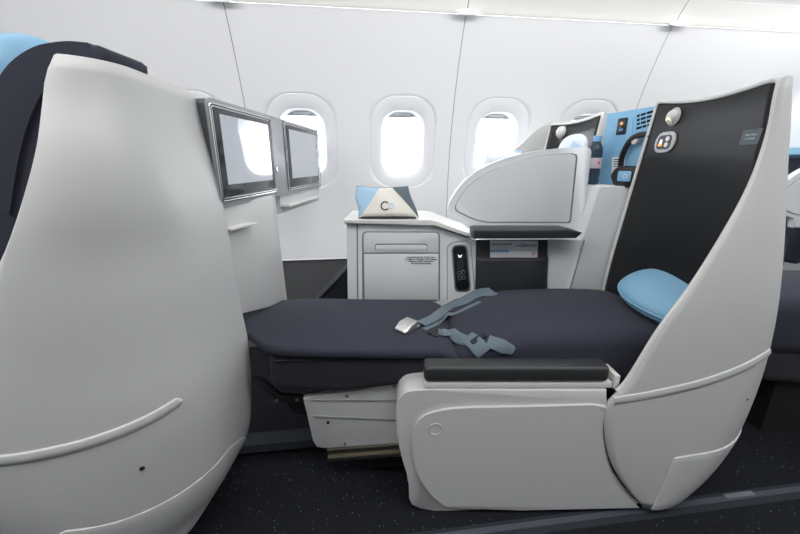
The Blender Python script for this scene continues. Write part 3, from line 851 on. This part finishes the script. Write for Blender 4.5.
# armrest pad
bm = NB(); prism(bm, px_poly([(474,230.5),(478,229.3),(568,229.3),(583,233),(576.5,238.6),(474,239)], 1.245), (0, .09, 0), .007, 3)
pad = obj('armrest_pad', bm, 'arm_dark', con)
# leather pocket: backing sheet and the pouch front
front([(476.2,241),(478,239.9),(547.8,239.9),(547.6,300),(475.4,300)], YC - .005, .006, 'leather_dark', 'pocket_back', con, .002)
bm = NB(); gx, gy = 18, 12
for_rows = []
for j in range(gy + 1):
    row = []
    for i in range(gx + 1):
        a, b = i / gx, j / gy
        x0, x1 = 476 - .6 * b, 547.8 - 1.2 * b
        p = at(x0 + (x1 - x0) * a, 257.4 + (304 - 257.4) * b, YC - .007)
        p.y -= .016 * math.sin(math.pi * a) ** .6 * (.35 + .65 * math.sin(math.pi * (.15 + .7 * b))) + .002 * math.sin(9 * a + 3 * b)
        row.append(p)
    for_rows.append(row)
loft(bm, for_rows, False, False); pk = obj('pocket_front', bm, 'leather_dark', con, angle=70); solidify(pk, .004)
bm = NB(); tube(bm, [p + V((0, -.002, 0)) for p in for_rows[0]], .0025, 6); obj('pocket_hem', bm, 'leather_dark', con)
# safety card
YK2 = YC - .0095
card = front([(490,240.6),(538.2,240.9),(537.2,262),(490.2,262)], YK2, .0012, 'paper', 'safety_card', None, 0)
tag(card, 'white printed safety card tucked into the dark leather pocket', 'card')
wtext('NOTICE DE SÉCURITÉ', 492, 244.4, YK2 - .0004, 1.40, 'ink', card, align='LEFT', bold=.0003)
wtext('SAFETY CARD', 492, 246.9, YK2 - .0004, 1.5, 'ink_pale', card, align='LEFT')
cb = front([(490.3,250),(508.8,250),(508.8,252.4),(490.3,252.4)], YK2 - .0006, .0006, 'ink_blue', 'card_band', card, 0)
wtext('AIRBUS A321 NEO LR', 492, 251.2, YK2 - .0010, 1.25, 'paper', card, align='LEFT')
wtext('LA', 518.2, 245.6, YK2 - .0004, 2.1, 'ink', card, bold=.0002)
wtext('C', 522, 245.6, YK2 - .0004, 3.2, 'ink', card, bold=.0004)
wtext('MPAGNIE', 530.4, 245.6, YK2 - .0004, 2.1, 'ink', card, bold=.0002)
bm = NB(); torus(bm, frame(at(524.4, 245.8, YK2 - .0003), (1,0,0), (0,0,1)), ppx(.75), ppx(.25), 16, 6); obj('lettering_ring', bm, 'ink_blue', card)
wtext('Ne pas emporter - Do not remove from aircraft', 524.5, 250.4, YK2 - .0004, .95, 'ink', card)
bm = NB(); torus(bm, frame(at(533.3, 253.8, YK2 - .0003), (1,0,0), (0,0,1)), ppx(1.4), ppx(.35), 18, 6); obj('card_mark', bm, 'ink_red', card)
# divider with its framed inset
YD = 1.375
dv = [(p.x, p.y) for p in spline([V((x, y, 0)) for x, y in ((583,228),(592.5,149.5))], 1)]
dcur = [(p.x, p.y) for p in spline([V((x, y, 0)) for x, y in ((588,147),(565,147.8),(540,150.5),(515,155.5),(495,162),(476,172),(461,185),(452,198),(448,209.5),(452,214),(468,221.5),(482,226))], 4)]
dpx = [(582,236),(592.3,152),(591,148.6)] + dcur + [(482,236)]
bm = NB(); prism(bm, px_poly(dpx, YD), (0, .03, 0), .006, 3)
dvd = obj('privacy_divider', bm, 'console_white'); tag(dvd, 'white fin-shaped privacy divider rising above the console armrest', 'divider')
icur = [(p.x, p.y) for p in spline([V((x, y, 0)) for x, y in ((572,153.3),(548,154.5),(520,160),(498,167.5),(479,177.5),(465,189.5),(456.5,203),(455.2,209),(459,212.6),(474,219.5),(488,222.8))], 4)]
ipx = [(569.5,223),(571,221.3),(577.6,157.6),(576.8,154.6)] + icur
bm = NB(); prism(bm, px_poly([(x, y) for x, y in ipx], YD - .0008), (0, .002, 0), 0); gr = obj('inset_groove', bm, 'groove_grey', dvd)
cxm, cym = sum(p[0] for p in ipx) / len(ipx), sum(p[1] for p in ipx) / len(ipx)
bm = NB(); prism(bm, px_poly([(x + (cxm - x) * .012 + (.5 if x < 500 else -.5) , y + (cym - y) * .02) for x, y in ipx], YD - .004), (0, .0045, 0), .002, 2); obj('inset_panel', bm, 'console_white', dvd)
# white side panel with ledge (beside the head of the bed)
bm = NB(); prism(bm, px_poly([(599.5,187.2),(601.5,186.2),(660,186.2),(648,300),(566,300),(583.5,238.5)], 1.318), (0, .20, 0), .003)
sp_ = obj('ledge_cabinet', bm, 'console_white'); tag(sp_, 'white side cabinet whose top ledge carries the bottle and headphones', 'cabinet')
bm = NB(); prism(bm, px_poly([(567.4,297),(568.6,297),(585,240),(584,239.6)], 1.3174), (0, .001, 0)); obj('joint_line', bm, 'groove_grey', sp_)
ZL = at(630, 186.2, 1.318).z

# ---- blue storage niche back between the two seat shells
A_, B_ = V((.795, 1.515, 0)), V((.865, 1.302, 0))
nx = (B_ - A_).normalized(); nn = V((-.95, -.31, 0)); nn = (nn - nx * nn.dot(nx)).normalized()
def on_n(px, py, lift=0): return hit(px, py, A_ + nn * lift, nn)
bm = NB(); prism(bm, [A_ + V((0,0,ZL + .001)), B_ + V((0,0,ZL + .001)), B_ + V((0,0,1.185)), A_ + V((0,0,1.183))], -nn * .02, .003)
niche = obj('storage_niche', bm, 'blue_panel'); tag(niche, 'light blue niche back with power outlet and vent slots, behind the headphones', 'storage niche')
bm = NB(); prism(bm, [on_n(x, y) for x, y in ((612.5,186),(613.5,122),(615.5,117),(631,115),(633.5,119),(632,150))], nn * .003, .002); obj('niche_relief', bm, 'blue_panel', niche)
Mo = frame(on_n(622.2, 126.4, .003), nx, (0, 0, 1))
bm = NB(); plate(bm, Mo, .040, .058, .003, .004, .001); ou = obj('power_outlet', bm, 'plastic_black', niche)
bm = NB(); plate(bm, Mo, .026, .020, .002, .007, .0008, cy=.010, z0=.0025); obj('outlet_socket', bm, 'label_slate', ou)
bm = NB(); plate(bm, Mo, .009, .009, .002, .003, .0005, cy=.010, z0=.004); obj('outlet_glow', bm, 'glow_orange', ou)
bm = NB(); plate(bm, Mo, .018, .008, .002, .003, .0005, cy=-.012, z0=.0025); obj('outlet_port', bm, 'ink_blue', ou)
for r in range(4):
    y = 116.2 + r * 4.1
    for a, b in ((637.3, 640), (641.2, 646), (647.2, 653.5)) if r != 3 else ((636.6, 642), (643, 646.5), (647.8, 651)):
        q = lambda x, dy: on_n(x, y + dy - (x - 637) * .30)
        bm = NB(); prism(bm, [q(a, -1.1), q(b, -1.1), q(b - .4, 1.1), q(a - .4, 1.1)], nn * .0012); obj('vent_slot', bm, 'void_black', niche)
bm = NB(); prism(bm, [on_n(*p, .0034) for p in ((612.2,157),(625.2,157),(624,180),(611.5,180))], nn * .0008)
st2 = obj('niche_sticker', bm, 'paper', niche)
for i in range(4):
    bm = NB(); y = 159 + i * 2.2
    prism(bm, [on_n(*p, .0043) for p in ((614,y),(623.5,y),(623.5,y + 1.0),(614,y + 1.0))], nn * .0004); obj('printed_line', bm, 'ink', st2)
Mhk = frame(on_n(639.5, 141, 0), nx, (0, 0, 1))
bm = NB(); revolve(bm, [(.009, 0), (.009, .010), (.0125, .014), (.0125, .024), (.010, .027), (0, .028)], Mhk, 20); obj('headphone_hook', bm, 'trim_white', niche)

# ---- headphones hanging on the hook, cups resting on the ledge
hpx = [(621.5,178),(620.5,168),(621.2,159),(624.5,149.5),(630,141),(637.5,135.8),(646,134.6),(653,138),(657,148)]
band = spline([on_n(x, y, .022) for x, y in hpx], 5); nb = len(band)
bm = NB(); strip(bm, band, [V((0, -1, 0)) - nn * 0 + nn * .0 + V((0, 0, 0)) for _ in band], .020, .006)
hph = obj('headphones', bm, 'plastic_black', None, angle=40); tag(hph, 'black over-ear headphones leaning on the blue niche, blue square on the ear cup', 'headphones')
bm = NB(); tube(bm, band[13:34], [.006 + .005 * math.sin(math.pi * i / 20) for i in range(21)], 10); obj('headband_padding', bm, 'arm_dark', hph)
cc = on_n(626.5, 176.3, .026)
Mc = frame(cc, nx + V((.25, 0, 0)), V((-.05, 0, 1)))
bm = NB(); plate(bm, Mc, .092, .074, .026, .028, .007, cx=.004, z0=-.004, seg=3); obj('ear_cup', bm, 'plastic_black', hph)
bm = NB(); plate(bm, Mc, .100, .070, .014, .030, .006, cx=-.008, z0=-.017, seg=3); obj('ear_cushion', bm, 'arm_dark', hph)
bm = NB(); plate(bm, Mc, .046, .036, .002, .005, .0008, cx=.004, cy=.002, z0=.0218); cupb = obj('cup_badge', bm, 'blue_panel', hph)
bm = NB(); torus(bm, Mc @ Matrix.Translation((.007, .001, .024)), .007, .0014, 20, 6); obj('badge_mark', bm, 'paper', hph)

# ---- water bottle
Yb = 1.425
bb = at(590.5, 186, Yb); bb.z = ZL + .001
bm = NB(); MB_ = Matrix.Translation(bb)
revolve(bm, [(0, .002), (.020, 0), (.025, .004), (.026, .02), (.0245, .026), (.026, .034), (.026, .055), (.0255, .06), (.0255, .098), (.026, .102), (.0255, .125), (.021, .142), (.014, .154), (.0125, .158), (.0125, .166), (0, .166)], MB_, 28)
bot = obj('water_bottle', bm, 'bottle_plastic'); tag(bot, 'plastic water bottle with light blue cap behind the divider edge', 'bottle')
bm = NB(); revolve(bm, [(.0262, .060), (.0264, .061), (.0264, .097), (.0262, .098)], MB_, 28); blb = obj('bottle_label', bm, 'label_pink', bot); solidify(blb, .0006)
bm = NB(); revolve(bm, [(.0, .157), (.0155, .157), (.0155, .175), (.0145, .178), (0, .178)], MB_, 24); obj('bottle_cap', bm, 'cap_blue', bot)
bm = NB(); revolve(bm, [(.004, 0), (.004, .0006), (0, .0006)], frame(bb + V((.004, -.0268, .080)), (1, 0, 0), (0, 0, 1)), 14); obj('label_mark', bm, 'ink_red', bot)

# ---- amenity pouch on the countertop
pb = at(384, 219.2, 1.40); ZCT = at(400, 220.1, YC - .022).z
pw_, ph_ = .232, .124
Mp = frame(V((at(387, 219, 1.338).x, 1.338, ZCT + .001)), (1, .02, 0), (0, .42, 1))
bm = NB(); nU, nV = 40, 20
def pouch(side):
    rows = []
    for j in range(nV + 1):
        b = j / nV; row = []
        for i in range(nU + 1):
            a = i / nU
            wl = -.5 * pw_ + (.010 * (1 - b) - .002) + .004 * math.sin(7 * b); wr = .5 * pw_ - .034 * b ** 1.2 + .004 * math.sin(5 * b + 1)
            x = wl + (wr - wl) * a; y = ph_ * b - (.006 * math.sin(math.pi * a) * b)
            th = .028 * (math.sin(math.pi * a) ** .45) * (1 - b) ** .55 * min(1, .5 + 6 * b) + .0035 + .0012 * math.sin(11 * a + 5 * b)
            z = th * side
            row.append(Mp @ V((x, y, z)))
        rows.append(row)
    return rows
fr, bk = pouch(1), pouch(-1)
ringsP = [f + b[::-1] for f, b in zip(fr, bk)]
loft(bm, ringsP); 
for v in bm.verts: v.co.z = max(v.co.z, ZCT + .001)
po = obj('amenity_pouch', bm, 'pouch_cloth', None, angle=70); tag(po, 'tricolour cloth amenity pouch with a ring logo standing on the console top', 'pouch')
tpo = bvh(po)
def on_p(px, py):
    p, n = cast(tpo, px, py); return p, n
def arc_on(cx, cy, r, a0, a1, n=26):
    out = []
    for i in range(n + 1):
        a = math.radians(a0 + (a1 - a0) * i / n); p, nn_ = on_p(cx + r * math.cos(a), cy - r * math.sin(a)); out.append(p + nn_ * .0006)
    return out
bm = NB(); tube(bm, arc_on(385.2, 205.8, 4.0, 42, 318), .0026, 8); obj('logo_letter', bm, 'housing_dark', po)
bm = NB(); tube(bm, arc_on(391.3, 206, 2.3, 0, 352), .0016, 8); obj('logo_ring', bm, 'wrap_blue', po)
bm = NB(); zip_ = [fr[-1][i].lerp(bk[-1][i], .5) for i in range(nU + 1)]
tube(bm, zip_, .0028, 6); obj('zip_edge', bm, 'rubber_grey', po)
bm = NB(); torus(bm, frame(fr[-1][-1] + V((-.004, 0, -.008)), (1, 0, 0), (0, .3, 1)), .006, .0016, 14, 6); obj('zip_pull', bm, 'wrap_blue', po)
bm = NB(); tube(bm, [p + V((0, -.001, .002)) for p in fr[0][2:-2]], .003, 6); obj('base_piping', bm, 'ink', po)

# ================================================================== THE WINDOW SEAT BESIDE THE BED
ws = thing('airline_seat', 'window seat behind the divider, only its small black headrest panel and pale side wing show', 'seat', (.5, 1.7, 0))
def wpan(Y, px, py): return at(px, py, Y)
a0, a1 = at(604, 112, 1.50), at(551.5, 124, 1.93)
a0.z = a1.z = 1.185
lo0, lo1 = V((a0.x - .075, 1.50, .56)), V((a1.x - .085, 1.93, .56))
bm = NB()
loft(bm, [[lo0.lerp(a0, j / 12).lerp(lo1.lerp(a1, j / 12), i / 12) + V((.012 * math.sin(math.pi * i / 12), 0, -.012 * math.sin(math.pi * i / 12) * j / 12)) for i in range(13)] for j in range(13)], False, False)
wp = obj('back_panel', bm, 'panel_black', ws, angle=60); solidify(wp, .006)
bm = NB(); tube(bm, chaikin([lo1 + V((0, .004, 0)), lo1.lerp(a1, .95), a1 + V((0, .002, .003))] + [a1.lerp(a0, k / 8) + V((.012 * math.sin(math.pi * k / 8), 0, -.012 * math.sin(math.pi * k / 8) + .003)) for k in range(1, 8)] + [a0 + V((0, 0, .003)), a0.lerp(lo0, .06), lo0 + V((0, -.004, 0))], 2), .0075, 8)
obj('shell_rim', bm, 'trim_white', ws)
# near return of that shell, facing the camera
bm = NB(); prism(bm, [lo0 + V((0, -.012, 0)), lo0 + V((.16, -.012, 0)), V((a0.x + .035, 1.488, 1.175)), a0 + V((0, -.012, 0))], (0, .012, 0), .003)
obj('shell', bm, 'shell_white', ws)
tw = bvh(wp); 
M = surf_frame(tw, 563, 132.5)
bm = NB(); revolve(bm, [(.028, .0), (.027, .010), (.022, .020), (.012, .026), (0, .0275)], M, 28); wl_ = obj('reading_light', bm, 'trim_white', wp)
bm = NB(); revolve(bm, [(.009, 0), (.009, .004), (0, .005)], M @ Matrix.Translation((-.006, -.012, .0185)) @ Matrix.Rotation(.6, 4, 'X'), 18); obj('light_lens', bm, 'plastic_black', wl_)
# pale swooping wing on the window side
wv_ = [(p.x, p.y) for p in spline([V((x, y, 0)) for x, y in ((553,121.5),(540,128),(529,137),(520,145),(512,151),(506,158))], 5)]
bm = NB(); prism(bm, [at(x, y, 1.945) for x, y in wv_] + [at(506, 240, 1.945), at(556, 240, 1.945)], (0, .02, 0), .004); obj('shell_wing', bm, 'shell_white', ws)
bm = NB(); cushion(bm, [(.02,1.60,1.93,.33,.46,.05,.01),(.3,1.60,1.93,.33,.46,.05,.012),(.62,1.60,1.93,.33,.45,.05,.01)], None); obj('seat_cushion', bm, 'fabric_navy', ws, angle=60)
q0, q1_ = at(321, 297, 1.62), at(347, 270.5, 1.62); dd = (q1_ - q0)
pts = [q0 - dd * .6, q1_ + dd * .75, q1_ + dd * .75 + V((.10, 0, -.05)), q0 - dd * .6 + V((.12, 0, -.04))]
bm = NB(); prism(bm, pts, (0, .30, 0), .012, 3); lr = obj('leg_rest', bm, 'fabric_dark', ws)
bm = NB(); tube(bm, [pts[0] + V((.002, -.001, .001)), pts[1] + V((-.002, -.001, .001))], .006, 8); obj('piping', bm, 'rubber_grey', lr)
bm = NB(); box(bm, (.05, 1.62, .0), (.60, 1.90, .33)); obj('base_frame', bm, 'void_black', ws)

bm = NB(); cushion(bm, [(-.09,-.07,.07,-.05,.045,.03,.01),(.09,-.07,.07,-.05,.05,.03,.01)], Matrix.Translation(at(503, 162.5, 1.72)) @ Matrix.Scale(.85, 4), .02, .02)
blk = obj('folded_blanket', bm, 'pillow_white', None, angle=70); tag(blk, 'white wrapped blanket peeking over the divider beside the third window', 'blanket')
bm = NB(); box(bm, at(515, 156, 1.69), at(522, 150, 1.69) + V((0, .04, 0)), .004); obj('wrapper_fold', bm, 'wrap_blue', blk)
# bagged pillow, folded wrapped blanket on that seat
bm = NB(); lens(bm, lean(at(570, 156, 1.535), (.16, 0, 1), (0, 1, 0)), .085, .11, .03, .03, 2.8)
wpil = obj('pillow', bm, 'pillow_white', None, angle=80); tag(wpil, 'white pillow with pale blue stripe showing just above the divider top', 'pillow')
tpi = bvh(wpil)
p, n = cast(tpi, 566, 150)
path = [cast(tpi, x, y) for x, y in ((577,143),(575,146),(573,149),(571.5,153))]
path = [q for q in path if q[0] is not None]
if len(path) > 2:
    bm = NB(); strip(bm, [q[0] for q in path], [q[1] for q in path], .05, .0012); obj('pillow_stripe', bm, 'wrap_blue', wpil)

# ================================================================== MONITORS ON THE SEATS IN FRONT
mon = thing('monitor_unit', 'grey housing with two seat-back screens above the foot of the bed', 'monitor', (-.42, 1.3, 0))
m0, m1v = V((-.4855, .978, 0)), V((-.415, 1.926, 0))
mx = (m1v - m0).normalized(); mn = V((mx.y, -mx.x, 0))        # facing +X, a little towards the aisle
def on_m(px, py, lift=0): return hit(px, py, m0 + mn * lift, mn)
zT, zB = 1.160, .880
mlen = (m1v - m0).length
Mm = frame(m0 + mx * mlen / 2 + V((0, 0, (zT + zB) / 2)), mx, (0, 0, 1))
if Mm.to_3x3() @ V((0, 0, 1)) @ mn < 0: raise RuntimeError('monitor faces the wrong way')
bm = NB(); plate(bm, Mm, mlen, zT - zB, -.008, .014, .003, seg=3)
hsg = obj('monitor_housing', bm, 'housing_grey', mon)
bm = NB(); plate(bm, Mm @ Matrix.Translation((0, 0, -.0085)), mlen - .001, zT - zB - .002, -.046, .016, .004); obj('housing_back', bm, 'housing_dark', hsg)
def screen(px, k):
    """px: the four corners of the bright frame, clockwise from top left"""
    c = [on_m(*p) for p in px]
    ss = [(p - Mm.translation).dot(mx) for p in c]; zz = [p.z - Mm.translation.z for p in c]
    x0, x1 = (ss[0] + ss[3]) / 2, (ss[1] + ss[2]) / 2
    z1, z0 = (zz[0] + zz[1]) / 2, (zz[2] + zz[3]) / 2
    w, h, cx, cy = x1 - x0, z1 - z0, (x0 + x1) / 2, (z0 + z1) / 2
    bm = NB(); plate(bm, Mm, w, h, .004, .012, .0015, cx, cy, -.001); fr_ = obj('screen', bm, 'housing_dark', mon)
    bm = NB()
    tube(bm, [Mm @ Matrix.Translation((cx, cy, .0035)) @ q for q in rrect(w, h, .012)], .0022, 6, closed=True)
    tube(bm, [Mm @ Matrix.Translation((cx, cy, .0040)) @ q for q in rrect(w - .014, h - .014, .008)], .0016, 6, closed=True)
    obj('screen_frame', bm, 'chrome', fr_)
    bm = NB(); plate(bm, Mm, w - .020, h - .020, .003, .006, .001, cx, cy, .002); obj('screen_bezel', bm, 'screen_bezel', fr_)
    bm = NB(); plate(bm, Mm, (w - .020) * .86, (h - .020) * .80, .001, .001, 0, cx + .004, cy + .010, .0048); obj('screen_display', bm, 'screen_display', fr_)
    return x1, cy
xe, cyy = screen(((207.5,102),(271,119.5),(274,193),(221,200)), 0)
bm = NB(); plate(bm, Mm, .012, .020, .008, .005, .002, xe + .014, -.045, 0); obj('headset_jack', bm, 'chrome', mon)
screen(((284,120.5),(316,132),(319.5,184.5),(287,189.5)), 1)
# shrouds under the housing: near one reaches the floor and swallows the bed's foot
bm = NB(); pA, pB = V((-.475, .97, 0)), V((-.445, 1.31, 0))
prism(bm, [V((-.490, .99, .56)), V((-.443, 1.31, .47)), V((-.455, 1.31, zB + .01)), V((-.490, .99, zB + .01))], (-.03, 0, 0), .006, 2)
prism(bm, [V((-.443, 1.312, .44)), V((-.455, 1.312, zB + .01)), V((-.74, 1.31, zB + .01)), V((-.78, 1.31, .44))], (0, -.02, 0), .004, 2)
shr = obj('footwell_shroud', bm, 'shell_white', mon)
def mp(y, z, out=0):
    k = (y - m0.y) / (m1v.y - m0.y); p = m0.lerp(m1v, k) + mn * out; return V((p.x, p.y, z))
bm = NB(); prism(bm, [mp(1.40, zB + .02, -.012), mp(1.925, zB + .02, -.012), mp(1.925, .835, -.012), mp(1.905, .808, -.012), mp(1.40, .808, -.012)], -mn * .02, .005, 2)
obj('lower_panel', bm, 'shade_grey', mon)
def tray(y0, y1, z, o0, o1):
    bm = NB(); prism(bm, [mp(y0, z, o0), mp(y1, z, o0), mp(y1, z, o1), mp(y0, z, o1)], (0, 0, .011), .003, 2); return obj('fold_out_ledge', bm, 'trim_white', mon)
tray(1.40, 1.83, .834, -.012, .026)
ta, tb = V((-.470, .985, .817)), V((-.440, 1.10, .817))
bm = NB(); prism(bm, [ta, tb, tb - V((.05, 0, 0)), ta - V((.05, 0, 0))], (0, 0, .007), .002, 2); obj('fold_out_ledge', bm, 'trim_white', mon)

# ================================================================== THE ROW BEHIND (right edge)
off = ROW + V((0, 0, 0))
con2 = copy_tree(con, off); con2['label'] = 'console cabinet of the row behind, at the right photo edge'
hs2 = copy_tree(hs, off); hs2['label'] = 'black handset in the console at the right photo edge'
dv2 = copy_tree(dvd, off); dv2['label'] = 'white divider of the row behind, at the right photo edge'
bs = thing('airline_seat', 'dark navy seat of the row behind, at the right photo edge beyond the white shell', 'seat', (2.0, 1.3, 0))
bm = NB(); cushion(bm, [(1.20,1.10,1.46,.36,.56,.05,.012),(1.5,1.08,1.46,.36,.57,.05,.014),(1.9,1.08,1.46,.36,.57,.05,.012)], None, .05, .03); obj('seat_cushion', bm, 'fabric_navy', bs, angle=60)
bm = NB(); cushion(bm, [(1.22,1.11,1.44,.24,.40,.05,0),(1.5,1.11,1.44,.22,.40,.05,0),(1.8,1.11,1.44,.24,.40,.05,0)], None, .06, .03); obj('leg_pad', bm, 'fabric_dark', bs, angle=60)
bm = NB(); box(bm, (1.4, 1.15, 0), (1.9, 1.42, .26)); obj('base_frame', bm, 'void_black', bs)

bm = NB(); cushion(bm, [(0,1.76,2.08,-.06,.05,.05,.01),(.3,1.75,2.09,-.06,.06,.05,.01),(.62,1.77,2.06,-.05,.05,.045,.0)], lean((2.03, 0, .50), (.16, 0, 1), (0, 1, 0)), .02, .05)
nb2 = thing('airline_seat', 'navy window seat of the row behind with pale headrest cover, at the right photo edge', 'seat', (2.0, 1.9, 0))
obj('backrest', bm, 'fabric_navy', nb2, angle=60)
bm = NB(); cushion(bm, [(0,1.74,2.09,-.04,.05,.04,.01),(.10,1.74,2.08,-.05,.05,.04,.01),(.20,1.78,2.05,-.04,.04,.04,.0)], lean((2.02, 0, 1.04), (.16, 0, 1), (0, 1, 0)), .01, .05)
hr2 = obj('headrest', bm, 'pillow_white', nb2, angle=60)
bm = NB(); cushion(bm, [(0,1.738,2.092,-.042,.053,.04,.01),(.035,1.738,2.092,-.042,.053,.04,.01)], lean((2.017, 0, 1.03), (.16, 0, 1), (0, 1, 0)), .004, .004)
obj('headrest_band', bm, 'leather_blue', hr2, angle=60)
bm = NB(); cushion(bm, [(1.5,1.74,2.05,.33,.46,.05,.01),(2.0,1.74,2.05,.33,.46,.05,.01)], None); obj('seat_cushion', bm, 'fabric_navy', nb2, angle=60)
bm = NB(); box(bm, (1.55, 1.78, 0), (1.95, 2.02, .33)); obj('base_frame', bm, 'void_black', nb2)
